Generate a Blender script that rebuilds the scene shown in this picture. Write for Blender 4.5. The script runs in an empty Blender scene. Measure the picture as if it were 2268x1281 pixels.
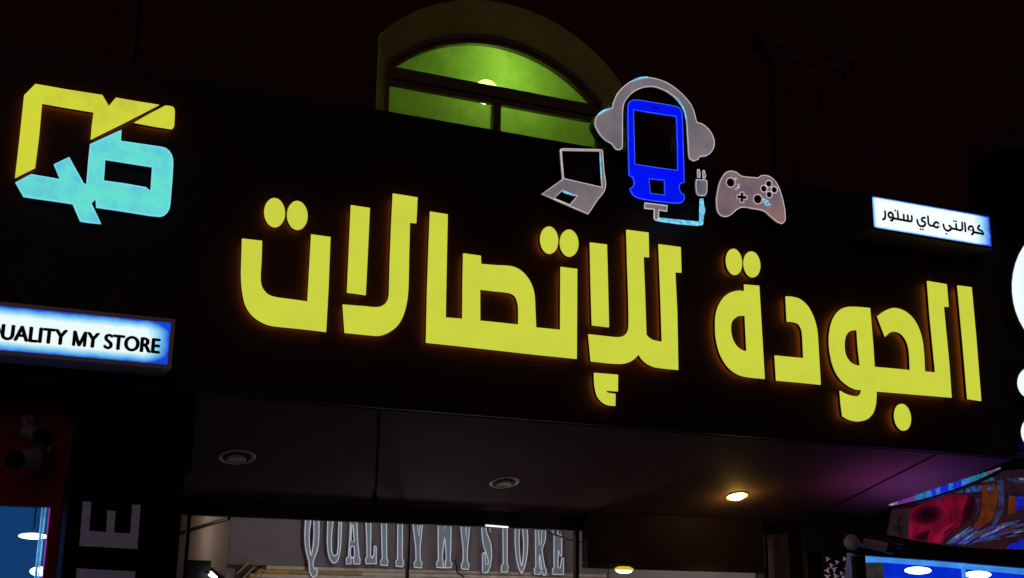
import bpy, bmesh, math, random
from mathutils import Vector, Matrix
random.seed(7)
SC = bpy.context.scene
COL = SC.collection

# ------------------------------------------------------------------ camera
# calibrated from the vanishing points of the fascia: world X runs along the
# shop front, Y into the building, Z up; the fascia face is the plane Y = 0
IW, IH = 2268.0, 1281.0
CX, CY = IW / 2, IH / 2
HV = (7642 - CX, 1439 - CY)
VV = (1278 - CX, -9800 - CY)
F = math.sqrt(-(HV[0] * VV[0] + HV[1] * VV[1]))
AX = Vector((HV[0], HV[1], F)).normalized()          # world X in (right, down, forward)
AU = Vector((VV[0], VV[1], F)).normalized()          # world Z
AY = AX.cross(-AU).normalized()
EYE = Vector((0, -9.0, 1.6))
right = Vector((AX.x, AY.x, AU.x)); down = Vector((AX.y, AY.y, AU.y)); fwd = Vector((AX.z, AY.z, AU.z))
cd = bpy.data.cameras.new('camera')
cam = bpy.data.objects.new('camera', cd); COL.objects.link(cam)
cd.sensor_fit = 'HORIZONTAL'; cd.sensor_width = 36.0; cd.lens = 36.0 * F / IW
cd.clip_start = 0.05; cd.clip_end = 2000
m = Matrix((right, -down, -fwd)).transposed().to_4x4(); m.translation = EYE
cam.matrix_world = m
SC.camera = cam

# ------------------------------------------------------------------ night sky, faint street glow, exposure
SUN_DIR = Vector((0.28, 0.84, -0.24)).normalized()    # direction the light travels
world = bpy.data.worlds.new('World'); SC.world = world; world.use_nodes = True
nt = world.node_tree; nt.nodes.clear()
wo = nt.nodes.new('ShaderNodeOutputWorld'); bg = nt.nodes.new('ShaderNodeBackground')
sky = nt.nodes.new('ShaderNodeTexSky'); sky.sky_type = 'NISHITA'; sky.sun_disc = False
sky.sun_elevation = math.asin(-SUN_DIR.z); sky.sun_rotation = math.atan2(-SUN_DIR.x, -SUN_DIR.y)
bg.inputs['Strength'].default_value = 0.00005
nt.links.new(sky.outputs[0], bg.inputs['Color']); nt.links.new(bg.outputs[0], wo.inputs[0])
sd = bpy.data.lights.new('street_glow', 'SUN'); sd.energy = 0.085; sd.angle = math.radians(25); sd.color = (1.0, 0.62, 0.55)
so = bpy.data.objects.new('street_glow', sd); COL.objects.link(so)
so.rotation_euler = SUN_DIR.to_track_quat('-Z', 'Y').to_euler(); so.location = (-3, -12, 9)
vs = SC.view_settings
SC.display_settings.display_device = 'sRGB'
vs.view_transform = 'Standard'; vs.look = 'None'; vs.exposure = 0; vs.gamma = 1; vs.use_curve_mapping = False
SC.cycles.max_bounces = 8; SC.cycles.transparent_max_bounces = 12
SC.cycles.sample_clamp_indirect = 3.0
SC.cycles.use_denoising = True

# ------------------------------------------------------------------ pixel -> point on a plane Y = const
def at(px, py, Y=0.0):
    d = right * (px - CX) + down * (py - CY) + fwd * F
    return EYE + d * ((Y - EYE.y) / d.y)
SL = 0.29                                            # soffit falls this much per metre
ZB = 3.105                                           # fascia bottom
def on_soffit(px, py, off=0.0):
    d = right * (px - CX) + down * (py - CY) + fwd * F
    # z = ZB - SL*y - off
    t = (ZB - off - SL * EYE.y - EYE.z) / (d.z + SL * d.y)
    return EYE + d * t

# ------------------------------------------------------------------ materials
def new_mat(name):
    mt = bpy.data.materials.new(name); mt.use_nodes = True
    t = mt.node_tree; t.nodes.clear()
    o = t.nodes.new('ShaderNodeOutputMaterial')
    return mt, t, o
def noise(t, scale, detail=4, rough=0.6):
    tc = t.nodes.new('ShaderNodeTexCoord'); n = t.nodes.new('ShaderNodeTexNoise')
    n.inputs['Scale'].default_value = scale; n.inputs['Detail'].default_value = detail; n.inputs['Roughness'].default_value = rough
    t.links.new(tc.outputs['Object'], n.inputs['Vector'])
    return n
def ramp(t, fac, c0, c1, p0=0.3, p1=0.7):
    r = t.nodes.new('ShaderNodeValToRGB')
    r.color_ramp.elements[0].position = p0; r.color_ramp.elements[1].position = p1
    r.color_ramp.elements[0].color = (*c0, 1); r.color_ramp.elements[1].color = (*c1, 1)
    t.links.new(fac, r.inputs[0]); return r
def pbr(name, col, rough=0.5, metal=0.0, var=0.15, scale=6.0, bump=0.0, spec=0.5):
    mt, t, o = new_mat(name)
    b = t.nodes.new('ShaderNodeBsdfPrincipled')
    n = noise(t, scale)
    r = ramp(t, n.outputs[0], [c * (1 - var) for c in col], [min(1, c * (1 + var)) for c in col])
    t.links.new(r.outputs[0], b.inputs['Base Color'])
    b.inputs['Roughness'].default_value = rough; b.inputs['Metallic'].default_value = metal
    b.inputs['Specular IOR Level'].default_value = spec
    if bump:
        bp = t.nodes.new('ShaderNodeBump'); bp.inputs['Strength'].default_value = bump; bp.inputs['Distance'].default_value = 0.01
        n2 = noise(t, scale * 12, 6)
        t.links.new(n2.outputs[0], bp.inputs['Height']); t.links.new(bp.outputs[0], b.inputs['Normal'])
    t.links.new(b.outputs[0], o.inputs[0]); return mt
def glow(name, col, strength=1.0, col2=None, scale=5.0, p0=0.35, p1=0.65, detail=4):
    mt, t, o = new_mat(name)
    e = t.nodes.new('ShaderNodeEmission'); e.inputs['Strength'].default_value = strength
    n = noise(t, scale, detail)
    r = ramp(t, n.outputs[0], col, col2 or [c * 0.93 for c in col], p0, p1)
    t.links.new(r.outputs[0], e.inputs[0]); t.links.new(e.outputs[0], o.inputs[0]); return mt
def acrylic(name, col, lit, scale=5.0, var=0.25, rough=0.4, lit2=None):
    """opal plastic face whose received light is put in as weak emission"""
    mt, t, o = new_mat(name)
    b = t.nodes.new('ShaderNodeBsdfPrincipled'); b.inputs['Roughness'].default_value = rough
    n = noise(t, scale)
    r = ramp(t, n.outputs[0], [c * (1 - var) for c in lit], [c * (1 + var) for c in (lit2 or lit)])
    b.inputs['Base Color'].default_value = (*col, 1)
    t.links.new(r.outputs[0], b.inputs['Emission Color']); b.inputs['Emission Strength'].default_value = 1.0
    t.links.new(b.outputs[0], o.inputs[0]); return mt
def s2l(r, g, b):
    f = lambda c: (c / 12.92) if c <= 0.04045 else ((c + 0.055) / 1.055) ** 2.4
    return (f(r / 255), f(g / 255), f(b / 255))

M = {}
M['yellow'] = glow('lit_yellow_acrylic', s2l(204, 212, 64), 1.0, s2l(199, 207, 65), 6)
M['yellow_logo'] = glow('lit_logo_yellow', s2l(207, 212, 58), 1.0, s2l(186, 186, 58), 6, 0.5, 0.85)
M['cyan_logo'] = glow('lit_logo_cyan', s2l(102, 222, 208), 1.0, s2l(88, 178, 222), 6, 0.42, 0.8)
M['blue_phone'] = glow('lit_blue_acrylic', s2l(4, 14, 250), 1.0, s2l(2, 22, 232), 6)
M['blue_edge'] = glow('lit_blue_rim', s2l(70, 112, 255), 1.0)
M['cyan_led'] = glow('lit_cyan_led', s2l(150, 235, 250), 1.0, s2l(60, 160, 220), 25)
M['back_orange'] = glow('amber_halo_glow', (1.0, 0.30, 0.03), 3.2)  # glow added behind the letters to imitate their blurred halo
M['back_blue'] = glow('blue_halo_glow', (0.05, 0.15, 1.0), 0.25)
M['ret_dark'] = pbr('dark_bronze_return', (0.03, 0.014, 0.007), 0.35)
M['ret_black'] = pbr('black_return', (0.012, 0.011, 0.012), 0.35)
M['icon'] = acrylic('opal_grey_acrylic', (0.55, 0.5, 0.5), s2l(96, 98, 108), 3.2, 0.15, 0.4, s2l(116, 104, 108))  # unlit figures; the street light on them is put in as emission
M['icon_pad'] = acrylic('opal_warm_acrylic', (0.55, 0.48, 0.46), s2l(96, 90, 112), 4.5, 0.15, 0.4, s2l(126, 98, 90))
M['icon_plug'] = acrylic('opal_blue_grey_acrylic', (0.5, 0.5, 0.55), s2l(92, 92, 108), 5)
M['icon_rim'] = acrylic('opal_trim_cap', (0.8, 0.78, 0.76), s2l(205, 192, 196), 20)  # bright edge outline put into the trim as emission
M['fascia'] = pbr('black_composite_panel', (0.030, 0.012, 0.011), 0.55, 0, 0.2, 1.5, spec=0.2)
M['soffit'] = pbr('grey_composite_panel', (0.140, 0.082, 0.092), 0.75, 0.0, 0.12, 1.2, spec=0.12)
M['joint'] = pbr('black_joint_sealant', (0.01, 0.008, 0.008), 0.8)
M['wall'] = pbr('brown_stone_render', (0.105, 0.040, 0.034), 0.9, 0, 0.2, 1.0, 0.3, spec=0.1)
M['frame'] = pbr('brown_window_frame', (0.16, 0.11, 0.07), 0.5)
M['white_ring'] = pbr('brushed_ring_metal', (0.88, 0.80, 0.70), 0.4, 0.0, 0.2, 30)
M['dark_cup'] = pbr('dark_lamp_cup', (0.04, 0.035, 0.03), 0.5)
M['lamp_off'] = pbr('unlit_lamp_glass', (0.80, 0.74, 0.72), 0.35)
M['lamp_warm'] = glow('lit_warm_lamp', (1.0, 0.93, 0.70), 7.0)
M['lamp_white'] = glow('lit_white_lamp', (0.95, 1.0, 1.0), 5.0)
M['lamp_rim'] = glow('lit_yellow_rim', (0.85, 0.62, 0.03), 0.8)
M['black'] = pbr('black_paint', (0.012, 0.009, 0.009), 0.6)
M['red'] = pbr('red_composite_panel', (0.26, 0.008, 0.016), 0.55, spec=0.2)
M['pillar'] = pbr('black_pillar_cladding', (0.004, 0.003, 0.003), 0.6, spec=0.1)
M['letter_grey'] = acrylic('grey_pillar_letter', (0.30, 0.27, 0.33), s2l(38, 33, 44), 30, 0.2)
M['cctv'] = pbr('white_cctv_plastic', (0.36, 0.33, 0.38), 0.5)
M['cctv_dark'] = pbr('black_cctv_glass', (0.01, 0.01, 0.012), 0.15)
M['disc'] = glow('lit_white_disc', s2l(238, 250, 252), 1.1, s2l(222, 240, 240), 4)
M['disc_ret'] = pbr('violet_black_return', (0.05, 0.04, 0.08), 0.4)
M['pave'] = pbr('grey_pavement', (0.28, 0.26, 0.25), 0.8, 0, 0.2, 2.0, 0.2)
M['asphalt'] = pbr('asphalt', (0.05, 0.05, 0.05), 0.85, 0, 0.2, 4.0, 0.3)
M['kerb'] = pbr('kerb_concrete', (0.35, 0.34, 0.32), 0.8)

# ------------------------------------------------------------------ object helpers
def link(o, parent=None):
    COL.objects.link(o)
    if parent is not None: o.parent = parent
    return o
def thing(name, loc, label, cat, group=None):
    o = bpy.data.objects.new(name, None); o.empty_display_size = 0.1
    o.location = loc; link(o)
    o['label'] = label; o['category'] = cat
    if group: o['group'] = group
    return o
def tag(o, label, cat, group=None):
    o['label'] = label; o['category'] = cat
    if group: o['group'] = group
    return o
def origin(parent):
    v = Vector((0, 0, 0)); p = parent
    while p is not None: v = v + Vector(p.location); p = p.parent
    return v
def mesh_obj(name, verts, faces, mat, parent=None, smooth=False):
    L = origin(parent)
    me = bpy.data.meshes.new(name)
    me.from_pydata([tuple(Vector(v) - L) for v in verts], [], faces); me.update()
    if smooth:
        for p in me.polygons: p.use_smooth = True
    me.materials.append(mat)
    return link(bpy.data.objects.new(name, me), parent)
BF = [(0, 3, 2, 1), (4, 5, 6, 7), (0, 1, 5, 4), (1, 2, 6, 5), (2, 3, 7, 6), (3, 0, 4, 7)]
def box(name, x0, x1, y0, y1, z0, z1, mat, parent=None, bev=0.0):
    v = [(x0, y0, z0), (x1, y0, z0), (x1, y1, z0), (x0, y1, z0), (x0, y0, z1), (x1, y0, z1), (x1, y1, z1), (x0, y1, z1)]
    o = mesh_obj(name, v, BF, mat, parent)
    if bev:
        b = o.modifiers.new('bevel', 'BEVEL'); b.width = bev; b.segments = 2
    return o
def hexa(name, bottom4, top4, mat, parent=None):
    return mesh_obj(name, list(bottom4) + list(top4), BF, mat, parent)
def bar(name, a, b, w, mat, parent=None, n=8, w2=None):
    """round bar from a to b"""
    a = Vector(a); b = Vector(b); d = (b - a).normalized()
    u = d.orthogonal().normalized(); w_ = d.cross(u)
    vs_, fs = [], []
    for p, r in ((a, w), (b, w if w2 is None else w2)):
        for k in range(n):
            t = 2 * math.pi * k / n
            vs_.append(p + u * (r * math.cos(t)) + w_ * (r * math.sin(t)))
    for k in range(n):
        fs.append((k, (k + 1) % n, n + (k + 1) % n, n + k))
    fs.append(tuple(range(n - 1, -1, -1))); fs.append(tuple(range(n, 2 * n)))
    return mesh_obj(name, vs_, fs, mat, parent, False)
def tube(name, pts, r, mat, parent=None, closed=True, n=5):
    pts = [Vector(p) for p in pts]; N = len(pts); vs_, fs = [], []
    for i, p in enumerate(pts):
        a = pts[i - 1] if (closed or i > 0) else p
        b = pts[(i + 1) % N] if (closed or i < N - 1) else p
        d = (b - a)
        d = d.normalized() if d.length > 1e-9 else Vector((1, 0, 0))
        u = d.cross(Vector((0, 1, 0)))
        u = u.normalized() if u.length > 1e-4 else d.orthogonal().normalized()
        w_ = d.cross(u)
        for k in range(n):
            t = 2 * math.pi * k / n
            vs_.append(p + u * (r * math.cos(t)) + w_ * (r * math.sin(t)))
    for i in range(N if closed else N - 1):
        j = (i + 1) % N
        for k in range(n):
            fs.append((i * n + k, i * n + (k + 1) % n, j * n + (k + 1) % n, j * n + k))
    if not closed:
        fs.append(tuple(range(n - 1, -1, -1))); fs.append(tuple((N - 1) * n + k for k in range(n)))
    return mesh_obj(name, vs_, fs, mat, parent, True)

# ---- outlines: list of 2D points, gentle corners are rounded, sharp ones kept
def smooth_loop(pts, closed=True, limit=38, step=5):
    P = [Vector(p) for p in pts]; N = len(P)
    tan = []
    for i in range(N):
        if not closed and i in (0, N - 1): tan.append(None); continue
        a = P[i] - P[i - 1]; b = P[(i + 1) % N] - P[i]
        if a.length < 1e-6 or b.length < 1e-6 or math.degrees(abs(a.angle_signed(b))) > limit:
            tan.append(None)
        else:
            tan.append((a + b).normalized())
    out = []
    for i in range(N if closed else N - 1):
        j = (i + 1) % N; p, q = P[i], P[j]; L = (q - p).length
        out.append(p.copy())
        if tan[i] is None and tan[j] is None: continue
        d = (q - p).normalized()
        t0 = (tan[i] or d) * L; t1 = (tan[j] or d) * L
        if (t0 - t1).length < 0.04 * L and (t0.normalized() - d).length < 0.04: continue
        for k in range(1, step):
            s = k / step
            out.append(p * (2*s**3 - 3*s**2 + 1) + t0 * (s**3 - 2*s**2 + s) + q * (-2*s**3 + 3*s**2) + t1 * (s**3 - s**2))
    if not closed: out.append(P[-1].copy())
    return out
def ell(cx, cy, rx, ry, rot=0, n=28):
    c, s = math.cos(math.radians(rot)), math.sin(math.radians(rot))
    return [(cx + rx * math.cos(2*math.pi*k/n) * c - ry * math.sin(2*math.pi*k/n) * s,
             cy + rx * math.cos(2*math.pi*k/n) * s + ry * math.sin(2*math.pi*k/n) * c) for k in range(n)]
def area2(l): return sum(l[i-1][0] * l[i][1] - l[i][0] * l[i-1][1] for i in range(len(l))) / 2
def offset(l, d):
    """shrink a loop by d (metres)"""
    sgn = 1 if area2(l) > 0 else -1; N = len(l); out = []
    for i in range(N):
        a = (Vector(l[i]) - Vector(l[i - 1])); b = (Vector(l[(i + 1) % N]) - Vector(l[i]))
        if a.length < 1e-7 or b.length < 1e-7: out.append(tuple(l[i])); continue
        na = Vector((-a.y, a.x)).normalized() * sgn; nb = Vector((-b.y, b.x)).normalized() * sgn
        n = na + nb
        n = n / max(0.5, n.dot(na)) if n.length > 1e-4 else na
        out.append(tuple(Vector(l[i]) + n * d))
    return out
def plate(name, loops, y0, y1, mat, parent=None, bev=0.0):
    """solid plate between y0 (front) and y1 (back); loops are (x, z) lists, first the outline, then holes"""
    cu = bpy.data.curves.new(name, 'CURVE'); cu.dimensions = '2D'; cu.fill_mode = 'BOTH'
    cu.extrude = abs(y1 - y0) / 2 - bev; cu.bevel_depth = bev; cu.bevel_resolution = 1
    for l in loops:
        s = cu.splines.new('POLY'); s.points.add(len(l) - 1); s.use_cyclic_u = True
        for p, q in zip(s.points, l): p.co = (q[0], q[1], 0, 1)
    tmp = bpy.data.objects.new(name, cu); COL.objects.link(tmp)
    dg = bpy.context.evaluated_depsgraph_get()
    me = bpy.data.meshes.new_from_object(tmp.evaluated_get(dg))
    COL.objects.unlink(tmp); bpy.data.objects.remove(tmp); bpy.data.curves.remove(cu)
    L = origin(parent); yc = (y0 + y1) / 2
    for v in me.vertices: v.co = Vector((v.co.x, yc - v.co.z, v.co.y)) - L
    me.name = name; me.materials.clear(); me.materials.append(mat); me.update()
    return link(bpy.data.objects.new(name, me), parent)
class Z:
    """converts coordinates read in an enlarged crop of the photograph to points on a plane"""
    def __init__(s, x0, y0, x1, wide): s.x0, s.y0, s.k = x0, y0, (x1 - x0) / wide
    def px(s, p): return (s.x0 + p[0] * s.k, s.y0 + p[1] * s.k)
    def loop(s, pts, Y, smooth=True, limit=38):
        if smooth: pts = smooth_loop(pts, True, limit)
        r = []
        for p in pts:
            q = s.px(p); w = at(q[0], q[1], Y); r.append((w.x, w.z))
        return r
    def path(s, pts, Y):
        r = []
        for p in smooth_loop(pts, False, 70):
            q = s.px(p); w = at(q[0], q[1], Y); r.append((w.x, w.z))
        return r
PX = Z(0, 0, 2268, 2268)
def stroke(path, w):
    """outline of a round-ended pen stroke of width w along a path"""
    P = [Vector(p) for p in path]; L, R = [], []
    for i, p in enumerate(P):
        a = P[max(0, i - 1)]; b = P[min(len(P) - 1, i + 1)]; d = (b - a).normalized()
        n = Vector((-d.y, d.x)) * (w / 2); L.append(p + n); R.append(p - n)
    def cap(p, d, n0):
        return [p + Matrix.Rotation(-t, 2) @ n0 for t in [math.pi * k / 6 for k in range(1, 6)]]
    d1 = (P[-1] - P[-2]).normalized(); d0 = (P[0] - P[1]).normalized()
    return [tuple(v) for v in L + cap(P[-1], d1, L[-1] - P[-1]) + R[::-1] + cap(P[0], d0, R[0] - P[0])]
def base_of(loops, y=0.0):
    xs = [p[0] for l in loops for p in l]; zs = [p[1] for l in loops for p in l]
    return ((min(xs) + max(xs)) / 2, y, min(zs))

# ================================================================== THE SETTING
def structure(o): o['kind'] = 'structure'; return o
structure(box('pavement', -40, 50, -7.0, 12, -0.25, 0.0, M['pave']))
structure(box('kerb', -40, 50, -7.15, -7.0, -0.25, 0.004, M['kerb']))
structure(mesh_obj('road', [(-300, -300, -0.12), (300, -300, -0.12), (300, 300, -0.12), (-300, 300, -0.12)], [(0, 1, 2, 3)], M['asphalt']))

# ---- the building above the shops
WY, GD = 0.5, 0.17
bl = thing('corner_building', (4, WY, 3.2), 'dark brown stone building rising behind the shop signs', 'building')
XC, ZS, R0, Z0, HWD = 3.994, 6.44, 1.553, 5.451, 1.197
def arch(xc, hw, zs, r, z0, zbot, n=22):
    a = math.asin(hw / r)
    pts = [(xc - hw, zbot), (xc + hw, zbot)]
    for k in range(n + 1):
        t = a - 2 * a * k / n; pts.append((xc + r * math.sin(t), z0 + r * math.cos(t)))
    return pts
WIN2 = XC + 6.6
plate('wall', [[(-14, 3.2), (26, 3.2), (26, 13), (-14, 13)], arch(XC, HWD, ZS, R0, Z0, 4.2), arch(WIN2, HWD, ZS, R0, Z0, 4.2)], WY, WY + 0.02, M['wall'], bl)
for x in (-3.6, 0.35, 7.3, 13.9):
    pil = box('pilaster', x - 0.42, x + 0.42, WY - 0.10, WY, 3.4, 7.0, M['wall'], bl)
    box('fluting', x - 0.22, x - 0.12, WY - 0.125, WY - 0.10, 3.5, 6.8, M['wall'], pil)
    box('fluting', x + 0.12, x + 0.22, WY - 0.125, WY - 0.10, 3.5, 6.8, M['wall'], pil)
    box('capital', x - 0.52, x + 0.52, WY - 0.125, WY - 0.002, 7.0, 7.12, M['wall'], pil)
    box('capital', x - 0.60, x + 0.60, WY - 0.15, WY - 0.002, 7.12, 7.24, M['wall'], pil)
for z in (5.9, 6.9, 7.6): # shallow string lines in the render
    box('string_course', -14, XC - 1.75, WY - 0.012, WY, z, z + 0.03, M['wall'], bl)
    box('string_course', XC + 1.75, WIN2 - 1.75, WY - 0.012, WY, z, z + 0.03, M['wall'], bl)
# frames and panes
mg, t, o_ = new_mat('green_frosted_glass')
tr = t.nodes.new('ShaderNodeBsdfTranslucent'); tp = t.nodes.new('ShaderNodeBsdfTransparent'); gl = t.nodes.new('ShaderNodeBsdfGlossy')
n_ = noise(t, 6, 8, 0.7); r_ = ramp(t, n_.outputs[0], (0.40, 0.66, 0.12), (0.66, 0.86, 0.24), 0.3, 0.72)
t.links.new(r_.outputs[0], tr.inputs[0]); tp.inputs[0].default_value = (0.80, 0.98, 0.45, 1); gl.inputs['Roughness'].default_value = 0.2
m1 = t.nodes.new('ShaderNodeMixShader'); m1.inputs[0].default_value = 0.42
t.links.new(tr.outputs[0], m1.inputs[1]); t.links.new(tp.outputs[0], m1.inputs[2])
m2 = t.nodes.new('ShaderNodeMixShader'); m2.inputs[0].default_value = 0.03
t.links.new(m1.outputs[0], m2.inputs[1]); t.links.new(gl.outputs[0], m2.inputs[2]); t.links.new(m2.outputs[0], o_.inputs[0])
M['green_glass'] = mg
M['dark_glass'] = pbr('dark_window_glass', (0.01, 0.01, 0.012), 0.1)
M['room'] = pbr('pale_green_room_paint', (0.74, 0.74, 0.55), 0.8)
YG = WY + GD
ZT0 = at(1000, 212, YG).z; ZT1 = at(1000, 172, YG).z           # transom
XM0, XM1 = at(1093, 268, YG).x, at(1110, 268, YG).x            # mullion
HB, RB, ZB2 = 1.075, 1.487, 5.25                        # the smaller arch at the back of the splayed reveal
M['reveal'] = pbr('lit_reveal_render', (0.50, 0.50, 0.15), 0.85, 0, 0.15, 3, 0.2)  # green window glow is put into the reveal's colour
def arched_window(xc, pane, lit):
    fm = M['frame'] if lit else M['dark_glass']  # the unlit window's frame takes a dark colour as shade
    w = box('window', xc - HB - 0.02, xc + HB + 0.02, YG + 0.10, YG + 0.12, 4.0, 4.18, fm, bl)
    fr_ = arch(xc, HWD, ZS, R0, Z0, 4.21); bk = arch(xc, HB, ZS, RB, ZB2, 4.21); n = len(fr_)
    v = [(x, WY - 0.004, z) for x, z in fr_] + [(x, YG - 0.03, z) for x, z in bk]
    mesh_obj('reveal', v, [(k, (k + 1) % n, n + (k + 1) % n, n + k) for k in range(n)], M['reveal'] if lit else M['wall'], w)
    def band(d0, d1, y0, y1):
        A = arch(xc, HB - d0, ZS, RB - d0, ZB2, 4.2); B = arch(xc, HB - min(d1, 0.035), ZS, RB - d1, ZB2, 4.2)
        plate('frame', [A[1:] + A[:1] + B[:1] + B[1:][::-1]], y0, y1, fm, w)
    band(-0.01, 0.045, YG - 0.028, YG + 0.10); band(0.045, 0.085, YG - 0.005, YG + 0.10)
    dx = xc - XC; g = 0.036
    plate('transom', [[(xc - HB + g, ZT0), (xc + HB - g, ZT0), (xc + HB - g, ZT1), (xc - HB + g, ZT1)]], YG + 0.0, YG + 0.049, fm, w)
    box('transom', xc - HB + g, xc + HB - g, YG - 0.03, YG - 0.001, (ZT0 + ZT1) / 2 - 0.03, (ZT0 + ZT1) / 2 + 0.035, fm, w)
    box('mullion', XM0 + dx, XM1 + dx, YG + 0.005, YG + 0.095, 4.2, ZT0, fm, w)
    rg = RB - 0.085; hg = math.sqrt(rg * rg - (ZT1 - ZB2) ** 2) - 0.002
    plate('pane', [arch(xc, hg, ZS, rg, ZB2, ZT1 + 0.001)[2:]], YG + 0.05, YG + 0.056, pane, w)
    box('pane', xc - HB + g, XM0 + dx - 0.001, YG + 0.05, YG + 0.056, 4.2, ZT0 - 0.001, pane, w)
    box('pane', XM1 + dx + 0.001, xc + HB - g, YG + 0.05, YG + 0.056, 4.2, ZT0 - 0.001, pane, w)
    return w
arched_window(XC, M['green_glass'], True)
arched_window(WIN2, M['dark_glass'], False)
# the room behind the lit window, open towards the glass
def room(name, x0, x1, y0, y1, z0, z1, mat, parent=None, floor=True):
    v = [(x0, y0, z0), (x1, y0, z0), (x1, y1, z0), (x0, y1, z0), (x0, y0, z1), (x1, y0, z1), (x1, y1, z1), (x0, y1, z1)]
    return mesh_obj(name, v, [(0, 3, 2, 1), (4, 5, 6, 7), (1, 2, 6, 5), (2, 3, 7, 6), (3, 0, 4, 7)], mat, parent)
room('upstairs_room', 2.3, 5.7, YG + 0.14, YG + 2.6, 4.0, 7.5, M['room'], bl)
lp = at(1076, 204, YG + 0.50)
gl_ = thing('globe_lamp', lp, 'bright globe lamp glowing behind the green arched window', 'lamp')
bm = bmesh.new(); bmesh.ops.create_icosphere(bm, subdivisions=3, radius=0.118); me = bpy.data.meshes.new('globe'); bm.to_mesh(me); bm.free()
M['globe'] = glow('lit_globe_glass', (0.86, 1.0, 0.74), 19); me.materials.append(M['globe'])
for p in me.polygons: p.use_smooth = True
link(bpy.data.objects.new('globe', me), gl_)
bar('lamp_rod', lp + Vector((0, 0.06, 0.08)), Vector((lp.x, lp.y + 0.06, 7.48)), 0.008, M['frame'], gl_)

# ---- fascia and sloping soffit of the shop canopy
ZT = 5.495
FX0, FX1 = -4.0, 9.25
cn = thing('shop_canopy', ((FX0 + FX1) / 2, 0, ZB), 'long black sign board with sloping grey soffit over the shop entrance', 'shop canopy')
xs = [FX0, -1.2, 1.22, 3.7, 6.2, 8.7, FX1]
for a, b in zip(xs, xs[1:]):
    box('fascia_panel', a + 0.002, b - 0.002, 0.0, 0.06, ZB + 0.003, ZT, M['fascia'], cn)
box('top_cap', FX0, FX1, 0.001, WY - 0.001, ZT + 0.001, ZT + 0.03, M['black'], cn)
box('edge_trim', FX0, FX1, 0.008, 0.055, ZB - 0.02, ZB, M['black'], cn)
# soffit panels: lie on z = ZB - SL*y, separated by recessed joints
YB = 2.05
def soff_panel(p):         # p: list of (x, y) corners
    top = [(x, y, ZB - SL * y + 0.015) for x, y in p]; bot = [(x, y, ZB - SL * y - 0.012) for x, y in p]
    n = len(p); f = [tuple(range(n)), tuple(range(2 * n - 1, n - 1, -1))] + [(i, (i + 1) % n, n + (i + 1) % n, n + i) for i in range(n)]
    return mesh_obj('soffit_panel', bot + top, f, M['soffit'], cn)
def xy(px, py): w = on_soffit(px, py); return (w.x, w.y)
a0 = xy(838, 893); a1 = xy(828, 1110)
def xl(p, q, y): return p[0] + (q[0] - p[0]) * (y - p[1]) / (q[1] - p[1])
JW = 0.022
r0 = xy(2065, 1008); r1 = xy(1905, 1090)
e0 = xy(2205, 1030); e1 = xy(1972, 1124)
d0 = xy(1505, 966); d1 = xy(1290, 1172)          # faint diagonal joint
Y0 = 0.06
LS = 1.42
soff_panel([(LS, Y0), (xl(a0, a1, Y0) - JW, Y0), (xl(a0, a1, YB) - JW, YB), (LS, YB)])
soff_panel([(xl(a0, a1, Y0) + JW, Y0), (xl(d0, d1, Y0) - 0.004, Y0), (xl(d0, d1, YB) - 0.004, YB), (xl(a0, a1, YB) + JW, YB)])
soff_panel([(xl(d0, d1, Y0) + 0.004, Y0), (xl(r0, r1, Y0) - 0.026, Y0), (xl(r0, r1, YB) - 0.026, YB), (xl(d0, d1, YB) + 0.004, YB)])
soff_panel([(xl(r0, r1, Y0) + 0.026, Y0), (xl(e0, e1, Y0), Y0), (xl(e0, e1, YB), YB), (xl(r0, r1, YB) + 0.026, YB)])
hexa('soffit_backing', [(LS, Y0, ZB - SL * Y0 + 0.016), (9.2, Y0, ZB - SL * Y0 + 0.016), (9.2, YB, ZB - SL * YB + 0.016), (LS, YB, ZB - SL * YB + 0.016)],
     [(LS, Y0, ZB - SL * Y0 + 0.03), (9.2, Y0, ZB - SL * Y0 + 0.03), (9.2, YB, ZB - SL * YB + 0.03), (LS, YB, ZB - SL * YB + 0.03)], M['joint'], cn)

# ---- downlights in the soffit
def downlight(px, py, r, label, lit, tilt):
    c = on_soffit(px, py, 0.013)
    N = Vector((0, -SL, -1)).normalized(); U = Vector((1, 0, 0)); W = N.cross(U)
    root = thing('downlight', c, label, 'ceiling lamp', 'round downlights in the soffit')
    def ring(name, prof, mat, ctr=Vector((0, 0, 0)), n=36, cap=False):
        vs_, fs = [], []
        for rr, h in prof:
            for k in range(n):
                t_ = 2 * math.pi * k / n
                vs_.append(c + ctr + U * (rr * math.cos(t_)) + W * (rr * math.sin(t_)) + N * h)
        for i in range(len(prof) - 1):
            for k in range(n):
                fs.append((i * n + k, i * n + (k + 1) % n, (i + 1) * n + (k + 1) % n, (i + 1) * n + k))
        if cap: fs.append(tuple((len(prof) - 1) * n + k for k in range(n)))
        return mesh_obj(name, vs_, fs, mat, root, True)
    ring('ring', [(r, 0), (r, 0.006), (r * 0.96, 0.010), (r * 0.84, 0.010), (r * 0.78, 0.004)], M['white_ring'])
    ring('cup', [(r * 0.78, 0.004), (r * 0.70, 0.001), (r * 0.55, 0.0008)], M['dark_cup'], cap=True)
    cc = W * (-0.18 * r * tilt)
    if lit:
        ring('lamp', [(r * 0.74, 0.004), (r * 0.70, 0.018), (r * 0.5, 0.032), (r * 0.2, 0.038)], M['lamp_warm'], cc * 0, cap=True)
    else:
        ring('lamp', [(r * 0.50, 0.003), (r * 0.50, 0.020), (r * 0.44, 0.024), (r * 0.40, 0.020)], M['lamp_off'], cc, cap=True)
    return c, root
downlight(525, 1012, 0.152, 'unlit round downlight in the soffit near the letter E pillar', False, 1)
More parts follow.
